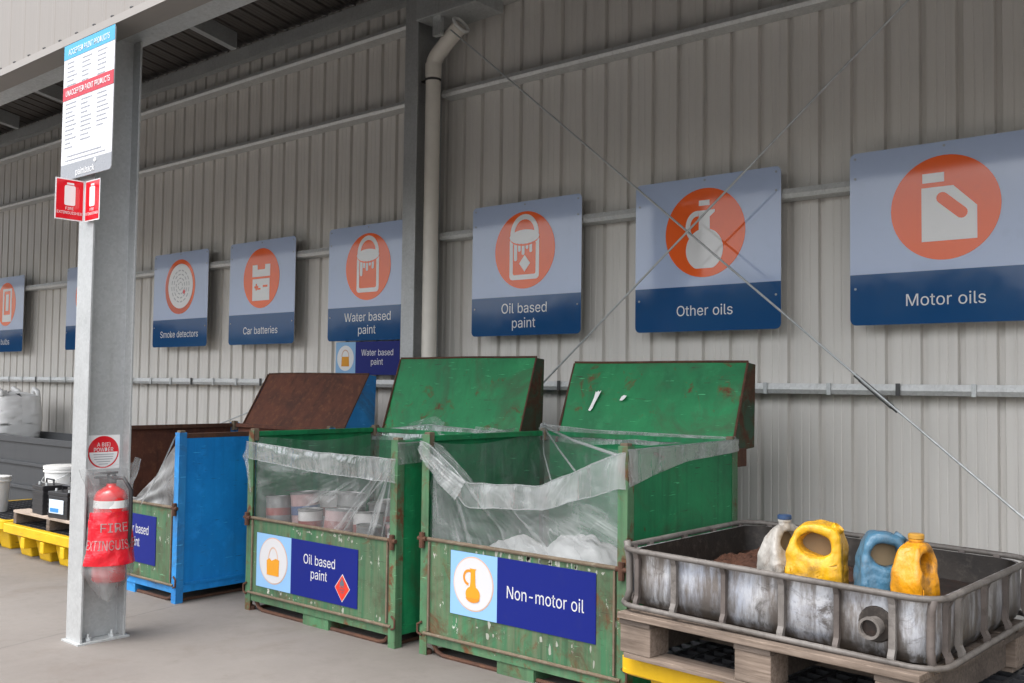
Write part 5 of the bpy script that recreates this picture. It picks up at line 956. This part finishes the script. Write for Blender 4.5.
# pallet under the tank
pal = thing('timber_pallet', (-1.535, 3.625, .302), 'weathered timber pallet under the cut-down tank', 'pallet', rotz=R(-4))
PW, PD = 1.15, 1.02
for k in range(7):
    w_ = .115; y = -PD / 2 + w_ / 2 + k * (PD - w_) / 6
    m = MB(); m.box(-PW / 2, PW / 2, y - w_ / 2, y + w_ / 2, .158, .182); obj('deck_board', m, m_wood2 if k != 0 else m_wood3, pal, bevel=.003, local=True)
for i, x in enumerate((-PW / 2 + .075, 0, PW / 2 - .075)):
    m = MB(); m.box(x - .07, x + .07, -PD / 2 + .01, PD / 2 - .01, .1385, .1575); obj('stringer_board', m, m_wood2, pal, local=True)
    m = MB(); m.box(x - .035, x + .035, -PD / 2 + .1355, PD / 2 - .1355, .031, .1375); obj('side_bearer', m, m_wood2, pal, local=True)
    for y in (-PD / 2 + .075, PD / 2 - .075):
        m = MB(); m.box(x - .07, x + .07, y - .06, y + .06, .0305, .138); obj('block', m, m_wood3, pal, bevel=.003, local=True)
for y in (-PD / 2 + .07, 0, PD / 2 - .07):
    m = MB(); m.box(-PW / 2 + .02, PW / 2 - .02, y - .055, y + .055, .010, .030); obj('bottom_board', m, m_wood3, pal, bevel=.003, local=True)

# ------------------------------------------------------------------ yellow spill pallets
def bund(loc, w, d, h, label, rotz=0, grate=True, nfoot=4):
    th = thing('spill_pallet', loc, label, 'spill pallet', 'yellow plastic spill pallets', rotz)
    m = MB(); r0 = rr3(w, d, .03, h); ri = rr3(w - .10, d - .10, .03, h)
    ringz = [rr3(w - .03, d - .03, .03, h - .075), rr3(w, d, .03, h - .065), rr3(w, d, .03, h - .006), rr3(w - .012, d - .012, .03, h), rr3(w - .09, d - .09, .03, h), rr3(w - .10, d - .10, .03, h - .03)]
    m = loft(ringz, True, True); obj('rim', m, m_yel, th, smooth=30, local=True)
    def foot(cx_, cy_, wx, wy):
        m = MB(); t0, t1 = (wx / 2, wy / 2), (wx / 2 * .78, wy / 2 * .78)
        top = [(cx_ + a * t0[0], cy_ + b * t0[1], h - .0755) for a, b in ((-1, -1), (1, -1), (1, 1), (-1, 1))]; bo = [(cx_ + a * t1[0], cy_ + b * t1[1], 0) for a, b in ((-1, -1), (1, -1), (1, 1), (-1, 1))]
        m.hexa(bo + top); obj('foot', m, m_yel, th, bevel=.012, local=True)
    pitch = (w - .06) / nfoot
    for k in range(nfoot):
        for j in range(3): foot(-w / 2 + .03 + pitch * (k + .5), -d / 2 + .03 + (d - .06) / 3 * (j + .5), pitch * .72, (d - .06) / 3 * .78)
    for k in range(nfoot - 1):
        m = MB(); x = -w / 2 + .03 + pitch * (k + 1); m.box(x - .03, x + .03, -d / 2 + .004, d / 2 - .02, h * .35, h - .0757); obj('web', m, m_yel, th, local=True, bevel=.006)
    if grate:
        m = MB(); gw, gd = w - .11, d - .11
        for k in range(19): x = -gw / 2 + gw * k / 18; m.box(x - .008, x + .008, -gd / 2, gd / 2, h - .028, h - .002)
        for k in range(19): y = -gd / 2 + gd * k / 18; m.box(-gw / 2, gw / 2, y - .007, y + .007, h - .026, h - .004)
        m.box(-gw / 2, gw / 2, -gd / 2, gd / 2, h - .0295, h - .0285)
        obj('grate', m, m_grate, th, local=True)
    return th
bund((-1.365, 3.85, 0), 1.55, 1.34, .300, 'yellow spill pallet with a black grate under the cut-down tank', R(-4))
bund((-7.21, 3.88, 0), 1.32, 1.26, .243, 'yellow spill pallet with tapered feet left of the front column', 0, True, 4)
bund((-8.62, 3.92, 0), 1.32, 1.26, .243, 'yellow spill pallet partly cut off at the left edge of the photo', 0, True, 4)

# left pallet with batteries and buckets
p2 = thing('timber_pallet', (-7.22, 3.85, .244), 'grey weathered pallet carrying batteries on the left spill pallet', 'pallet', rotz=0)
PW, PD = 1.16, 1.10
for k in range(7):
    w_ = .12; y = -PD / 2 + w_ / 2 + k * (PD - w_) / 6
    m = MB(); m.box(-PW / 2, PW / 2, y - w_ / 2, y + w_ / 2, .080, .100); obj('deck_board', m, m_wood1, p2, bevel=.003, local=True)
for x in (-PW / 2 + .03, 0, PW / 2 - .03):
    m = MB(); m.box(x - .025, x + .025, -PD / 2, PD / 2, .0, .0795); obj('stringer_board', m, m_wood2, p2, bevel=.003, local=True)
m_batl = m_sign('battery_label', (.60, .68, .75), .3); m_batb = m_sign('battery_label_blue', (.04, .22, .55), .3)
def battery(x, y, w, d, h, rot, label, lab=False, white=False, z=.350):
    th = thing('car_battery', (x, y, z), label, 'battery', 'used car batteries on the pallet', R(rot))
    m = MB(); m.box(-w / 2, w / 2, -d / 2, d / 2, 0, h * .78); obj('case', m, m_white if white else m_black, th, bevel=.005, local=True)
    m = MB(); m.box(-w / 2 - .004, w / 2 + .004, -d / 2 - .004, d / 2 + .004, h * .7805, h * .93); li = obj('lid', m, m_black, th, bevel=.005, local=True)
    for sx_ in (-1, 1):
        m = MB(); m.lathe([(.010, h * .93), (.009, h * 1.02)], (sx_ * w * .34, -d * .28, 0), 10); obj('terminal', m, m_galvd, li, local=True)
    m = MB()
    for k in range(4): z_ = h * (.12 + .16 * k); m.box(-w / 2 - .002, w / 2 + .002, -d / 2 - .003, -d / 2 - .0005, z_, z_ + h * .05)
    obj('case_rib', m, m_black, th, local=True)
    m = MB(); m.tube([(-w * .36, 0, h * .93), (-w * .34, 0, h * 1.1), (w * .34, 0, h * 1.1), (w * .36, 0, h * .93)], .007, 6); obj('handle', m, m_black, th, local=True)
    if lab:
        m = MB(); m.box(-w * .40, w * .34, -d / 2 - .0065, -d / 2 - .0035, h * .18, h * .66); la = obj('label', m, m_batl, th, local=True)
        m = MB(); m.box(-w * .34, w * .10, -d / 2 - .0085, -d / 2 - .007, h * .22, h * .36); obj('label_stripe', m, m_batb, la, local=True)
    return th
battery(-7.09, 3.39, .25, .175, .205, 5, 'black car battery with a pale label, at the front by the column', True, z=.344)
battery(-7.42, 3.40, .20, .175, .23, -4, 'black car battery without a label, leftmost on the pallet', z=.344)
battery(-7.22, 3.61, .25, .175, .29, 4, 'tall black car battery behind the labelled one, close to the column', z=.344)
pk = thing('timber_offcut', (-7.3, 4.1, .344), 'rough timber beam lying on the pallet behind the batteries', 'timber')
m = MB(); m.box(-.45, .45, -.05, .05, 0, .07); obj('beam', m, m_wood2, pk, bevel=.004, local=True); pk.rotation_euler = (0, 0, R(110))
def bucket(x, y, z, r, h, label, lid=False):
    th = thing('plastic_bucket', (x, y, z), label, 'bucket')
    m = MB(); m.lathe([(r * .84, 0), (r, h), (r * .965, h), (r * .82, .01)], (0, 0, 0), 32); obj('body', m, m_white, th, smooth=True, local=True)
    m = MB(); m.lathe([(r * .985, h * .86), (r * 1.05, h * .87), (r * 1.05, h * .90), (r * 1.0, h * .905), (r * 1.04, h * .97), (r * 1.04, h), (r * .97, h * 1.0)], (0, 0, 0), 32); obj('rim', m, m_white, th, smooth=True, local=True)
    if lid: m = MB(); m.lathe([(r * 1.06, h * .94), (r * 1.06, h * 1.01), (r * .9, h * 1.015)], (0, 0, 0), 32); obj('lid', m, m_white, th, smooth=True, local=True)
    m = MB(); m.tube([(r * 1.03 * math.cos(a), -r * 1.0 * abs(math.sin(a)) * .9 - r * .2, h * .85 - .07 * abs(math.sin(a))) for a in [math.pi * k / 12 for k in range(13)]], .003, 6); obj('handle', m, m_galvd, th, local=True)
bucket(-7.63, 3.60, .344, .14, .33, 'white lidded bucket behind the batteries', True)
bucket(-8.60, 3.46, .244, .14, .29, 'open white bucket at the left edge of the photo')

# grey skip and bulk bag
sk = thing('steel_skip', (-10.4, 4.75, 0), 'long dark grey steel skip against the wall at the left', 'skip')
m = loft([[(-12.4, 4.52, .06), (-8.6, 4.52, .06), (-8.6, 5.24, .06), (-12.4, 5.24, .06)], [(-12.4, 4.50, .735), (-8.6, 4.50, .735), (-8.6, 5.26, .735), (-12.4, 5.26, .735)], [(-12.36, 4.53, .735), (-8.64, 4.53, .735), (-8.64, 5.23, .735), (-12.36, 5.23, .735)], [(-12.36, 4.55, .60), (-8.64, 4.55, .60), (-8.64, 5.21, .60), (-12.36, 5.21, .60)]], True, True)
obj('body', m, m_skip, sk)
m = MB(); m.box(-12.42, -8.58, 4.475, 4.4985, .69, .752); m.box(-8.5985, -8.575, 4.475, 5.28, .69, .752); obj('rim', m, m_skip, sk, bevel=.004)
for z in (.46, .22): 
    m = MB(); m.box(-12.42, -8.58, 4.48, 4.509, z, z + .035); obj('rib', m, m_skip, sk, bevel=.004)
for x in (-12.2, -10.5, -8.8):
    m = MB(); m.box(x - .1, x + .1, 4.6, 5.2, 0, .059); obj('foot', m, m_skip, sk)
m_bag = m_clad('woven_bag', (.80, .80, .79), .7, .1)
bag = thing('bulk_bag', (-11.78, 4.9, .601), 'white woven bulk bag bulging out of the grey skip', 'bag')
m = MB()
def Bg(a, b):
    t_ = a * 2 * math.pi; ca, sa = math.cos(t_), math.sin(t_); q = (abs(ca) ** 4 + abs(sa) ** 4) ** -.25
    r_ = .36 * q * (.93 + .08 * math.sin(math.pi * b)) * (1 - .9 * max(0, (b - .9) / .1) ** 2) * (1 + .02 * nz(a * 30, b * 9, 2))
    return (-11.78 + 1.05 * r_ * ca, 4.88 + .8 * r_ * sa, .602 + .60 * b + .03 * nz(a * 8, b * 22, 3) + .05 * max(0, b - .7) * nz(a * 20, b * 8, 6))
m.sheet(Bg, 60, 34, lambda a, b: (a, b)); obj('body', m, m_bag, bag, smooth='all')
for sx_, sy_ in ((-1, -1), (1, -1), (-1, 1), (1, 1)):
    m = MB(); x, y = -11.78 + sx_ * .25, 4.88 + sy_ * .2; m.tube([(x - .07, y, 1.15), (x - .06, y, 1.20), (x + .03 * sx_, y - .03, 1.235), (x + .06, y, 1.20), (x + .07, y, 1.15)], .026, 7); obj('lifting_loop', m, m_bag, bag, smooth='all')

# ------------------------------------------------------------------ signs on the front column
pb = thing('paint_notice_board', (-4.93, 2.39, 2.39), 'tall white notice board listing accepted and unaccepted paint products on the column', 'sign')
fr = frame((-5.20, 2.384, 2.392), (1, 0, 0), (0, 0, 1)); BW, BH = .542, .730
m = MB(); m.prism(rrect(0, 0, BW, BH, .02), fr, -.005, -.0005); obj('backing', m, s_back, pb)
obj('panel', shape([rect(0, .085, BW, BH - .001)], fr, 0), s_whb, pb)
obj('footer', shape([[p for p in rrect(0, 0, BW, .2, .02) if p[1] < .05][:0] + [(.02, 0), (BW - .02, 0), (BW - .006, .006), (BW, .02), (BW, .085), (0, .085), (0, .02), (.006, .006)]], fr, .0002), s_greyb, pb)
obj('heading_band', shape([rect(0, .652, BW, BH - .001)], fr, .0014), s_cyanb, pb); obj('heading_band', shape([rect(0, .430, BW, .502)], fr, .0014), s_redb, pb)
letters(['ACCEPTED PAINT PRODUCTS'], fr, BW / 2, .686, .030, .0028, .44, s_wh, pb)
letters(['UNACCEPTED PAINT PRODUCTS'], fr, BW / 2, .466, .030, .0028, .47, s_wh, pb)
letters(['paintback'], fr, BW * .5, .032, .034, .0018, .2, s_wh, pb)
obj('logo_mark', shape([[(BW * .66, .07), (BW * .70, .085 - .004), (BW * .72, .066), (BW * .685, .058)]], fr, .0024), s_wh, pb)
def small_print(rows):
    m = MB()
    for (x, z, w_) in rows:
        while w_ > .012:
            q = random.uniform(.012, .03); q = min(q, w_); m.prism(rect(x, z, x + q - .004, z + .0065), fr, .0006, .0012); x += q; w_ -= q
    return m
rows = [(.04 + .165 * c_, .625 - .024 * r_, random.uniform(.07, .125)) for c_ in range(3) for r_ in range(6)] + [(.035 + .17 * c_, .405 - .0235 * r_, random.uniform(.07, .135)) for c_ in range(3) for r_ in range((11, 10, 8)[c_])]
rows += [(.07, .122, .38), (.05, .10, .43)]
obj('small_print', small_print(rows), s_print, pb)['kind'] = 'stuff'

fe = thing('extinguisher_sign', (-4.967, 2.405, 2.155), 'red L-shaped fire extinguisher location sign on the column edge', 'sign')
def fesign(fr, w, nm):
    m = MB(); m.prism(rect(0, 0, w, .212), fr, -.002, -.0004); pl = obj('plate', m, s_wh, fe)
    obj('panel', shape([rect(.006, .006, w - .006, .206)], fr, 0), s_red, pl)
    x = w * .5
    obj('icon', shape([rrect(x - .028, .075, x + .028, .178, .01)], fr, .0012), s_wh, pl); obj('icon_valve', shape([rect(x - .016, .182, x + .02, .192)], fr, .0012), s_wh, pl)
    letters(['FIRE'], fr, x, .060, .014, .0012, .042, s_wh, pl); letters(['EXTINGUISHER'], fr, x, .038, .014, .0012, w * .86, s_wh, pl)
fesign(frame((-4.966, 2.252, 2.157), (0, 1, 0), (0, 0, 1)), .150, 'a')
fesign(frame((-4.963, 2.405, 2.157), (1, 0, 0), (0, 0, 1)), .155, 'b')
# round identification sign on the web
idn = thing('extinguisher_id_sign', (-4.96, 2.55, .88), 'small square plate with a red and white powder disc above the extinguisher', 'sign')
fr = frame((-4.9635, 2.458, .878), (0, 1, 0), (0, 0, 1)); q = .177
m = MB(); m.prism(rect(0, 0, q, q), fr, -.0012, -.0004); obj('plate', m, s_wh, idn)
obj('disc', shape([circ(q / 2, q / 2, q * .475)], fr, .0), s_red, idn)
obj('white_segment', shape([circ(q / 2, q / 2, q * .43, n=24, a0=R(180), a1=R(360))], fr, .0012), s_wh, idn)
letters(['A B(E)', 'POWDER'], fr, q / 2, .115, .020, .0012, .105, s_wh, idn, spacing=1.35)
m = MB()
for k, w_ in enumerate((.11, .105, .10, .075, .05)): m.prism(rect(q / 2 - w_ / 2, .075 - k * .0125, q / 2 + w_ / 2, .078 - k * .0125), fr, .002, .0024)
obj('small_print', m, s_print, idn)['kind'] = 'stuff'

# extinguisher
EX, EY = -4.868, 2.545
ext = thing('fire_extinguisher', (EX, EY, .315), 'red fire extinguisher hanging on the column inside a clear bag', 'fire extinguisher')
r_ = .083
m = MB(); m.lathe([(r_ * .9, .315), (r_, .325), (r_, .735), (r_ * .97, .75), (r_ * .82, .772), (r_ * .5, .79), (r_ * .3, .80), (r_ * .3, .812)], (EX, EY, 0), 36); obj('cylinder', m, m_red, ext, smooth=60)
m = MB(); m.lathe([(r_ * 1.008, .690), (r_ * 1.008, .728)], (EX, EY, 0), 36); obj('white_band', m, m_white, ext, smooth=True)
m = MB(); m.lathe([(.026, .812), (.026, .85), (.018, .86)], (EX, EY, 0), 16); m.box(EX - .014, EX + .014, EY - .10, EY + .03, .86, .872); m.box(EX - .012, EX + .012, EY - .09, EY + .02, .84, .85); vh_ = obj('valve_head', m, m_black, ext, bevel=.003)
m = MB(); m.tube([(EX + .02, EY, .84), (EX + .07, EY + .03, .84), (EX + .10, EY + .055, .78), (EX + .085, EY + .065, .62), (EX + .07, EY + .06, .42)], .010, 8); obj('hose', m, m_black, ext, smooth='all')
m = MB(); m.lathe([(r_ * 1.02, .44), (r_ * 1.02, .455)], (EX, EY, 0), 28); m.box(CX1 - .08, EX, EY - .02, EY + .02, .442, .453); obj('strap', m, m_dark, ext)
m = MB(); m.box(-4.964, EX - .02, EY - .015, EY + .015, .80, .83); obj('bracket', m, m_dark, ext)
# clear bag cover with printed red panel
bagt = thing('extinguisher_cover', (EX, EY, .22), 'clear plastic bag cover with a red FIRE EXTINGUISHER panel', 'cover')
mbag = m_film('clear_bag', (.0, 2.0), .12, .42, 10, thr=(.50, .72))
t = NT('red_printed_film'); v = t.coords(rnd=False); nn = t.noise(v, 7, 5, .6, .4); b1_ = t.bsdf(t.mix(t.ramp(nn, .52, .72, 0, .35), (.62, .010, .022), (.70, .12, .13)), .16, 0, nn, .6, .03)
mprint = t.done(b1_)
def bagp(a, b, off=0):
    """half sleeve around the +x side of the extinguisher: a 0..1 around, b 0..1 up"""
    z = .215 + .69 * b; th_ = R(-112 + 224 * a)
    flare = .102 + .010 * math.sin(b * 7) + .03 * max(0, b - .83) / .17 - .055 * max(0, .2 - b) / .2
    ry_ = flare * 1.16; rx2 = flare * (1.0 - .38 * max(0, (b - .86) / .14))
    w_ = .010 * nz(a * 5, b * 8, 3) + .004 * nz(a * 14, b * 20, 1)
    zz = z + (.05 * (a - .35) * max(0, (b - .6) / .4)) + (.10 * abs(a - .42)) * max(0, (.25 - b) / .25)
    return (EX - .01 + (rx2 + w_ + off) * math.cos(th_), EY + (ry_ + w_ + off) * math.sin(th_), zz)
m = MB(); m.sheet(bagp, 44, 60, lambda a, b: (a * .35, b * .7)); obj('bag', m, mbag, bagt, smooth='all')
b0, b1v = (.405 - .215) / .69, (.672 - .215) / .69
m = MB(); m.sheet(lambda a, b: bagp(.12 + .80 * a, b0 + (b1v - b0) * b, .003), 40, 24, lambda a, b: (a, b)); pp = obj('printed_panel', m, mprint, bagt, smooth='all')
fr0 = (Vector((0, 0, 0)), Vector((1, 0, 0)), Vector((0, 1, 0)), Vector((0, 0, 1)))
for tx, cz, w_, cap_ in (('FIRE', .595, .125, .045), ('EXTINGUISHER', .508, .27, .048)):
    mt = text([tx], fr0, 0, cz, cap_, 0, w_)[0]
    mm = MB(); nv_ = []
    for p in mt.v:
        a = .455 + p.x / .40; q_ = bagp(max(0, min(1, a)), (p.y - .215) / .69, .0062); nv_.append(Vector(q_))
    mm.v = nv_; mm.f = mt.f; obj('lettering', mm, s_silver, pp)

# ------------------------------------------------------------------ light
sun_el, sun_az = 66, 185      # degrees; soft overcast light from the open front
w = bpy.data.worlds.new('World'); scene.world = w; w.use_nodes = True; nt = w.node_tree; nt.nodes.clear()
sky = nt.nodes.new('ShaderNodeTexSky'); sky.sky_type = 'NISHITA'; sky.sun_disc = False
sky.sun_elevation = R(sun_el); sky.sun_rotation = R(sun_az); sky.air_density = 1.0; sky.dust_density = 5; sky.ozone_density = 1.0
hs = nt.nodes.new('ShaderNodeHueSaturation'); hs.inputs['Saturation'].default_value = .35; nt.links.new(sky.outputs[0], hs.inputs['Color'])
tc = nt.nodes.new('ShaderNodeTexCoord'); cn = nt.nodes.new('ShaderNodeTexNoise'); cn.inputs['Scale'].default_value = 3.5; cn.inputs['Detail'].default_value = 6; nt.links.new(tc.outputs['Generated'], cn.inputs['Vector'])
mr = nt.nodes.new('ShaderNodeMapRange'); mr.inputs[1].default_value = .35; mr.inputs[2].default_value = .65; mr.inputs[3].default_value = .75; mr.inputs[4].default_value = 1.35; nt.links.new(cn.outputs[0], mr.inputs[0])
mx = nt.nodes.new('ShaderNodeMix'); mx.data_type = 'RGBA'; mx.blend_type = 'MULTIPLY'; mx.inputs[0].default_value = 1; nt.links.new(hs.outputs[0], mx.inputs[6]); nt.links.new(mr.outputs[0], mx.inputs[7])
bg = nt.nodes.new('ShaderNodeBackground'); bg.inputs['Strength'].default_value = .15; nt.links.new(mx.outputs[2], bg.inputs[0])
wo = nt.nodes.new('ShaderNodeOutputWorld'); nt.links.new(bg.outputs[0], wo.inputs[0])
sl = bpy.data.lights.new('sun', 'SUN'); sl.energy = 0.5; sl.angle = R(110); sl.color = (1, .985, .96); so = bpy.data.objects.new('sun', sl); link(so)
az = R(sun_az); sd_ = Vector((math.sin(az) * math.cos(R(sun_el)), math.cos(az) * math.cos(R(sun_el)), math.sin(R(sun_el))))
so.rotation_euler = (-sd_).to_track_quat('-Z', 'Y').to_euler()
scene.view_settings.view_transform = 'Standard'; scene.view_settings.look = 'None'; scene.view_settings.gamma = 1; scene.view_settings.exposure = 1.65
scene.cycles.transparent_max_bounces = 24; scene.cycles.max_bounces = 8; scene.cycles.diffuse_bounces = 4
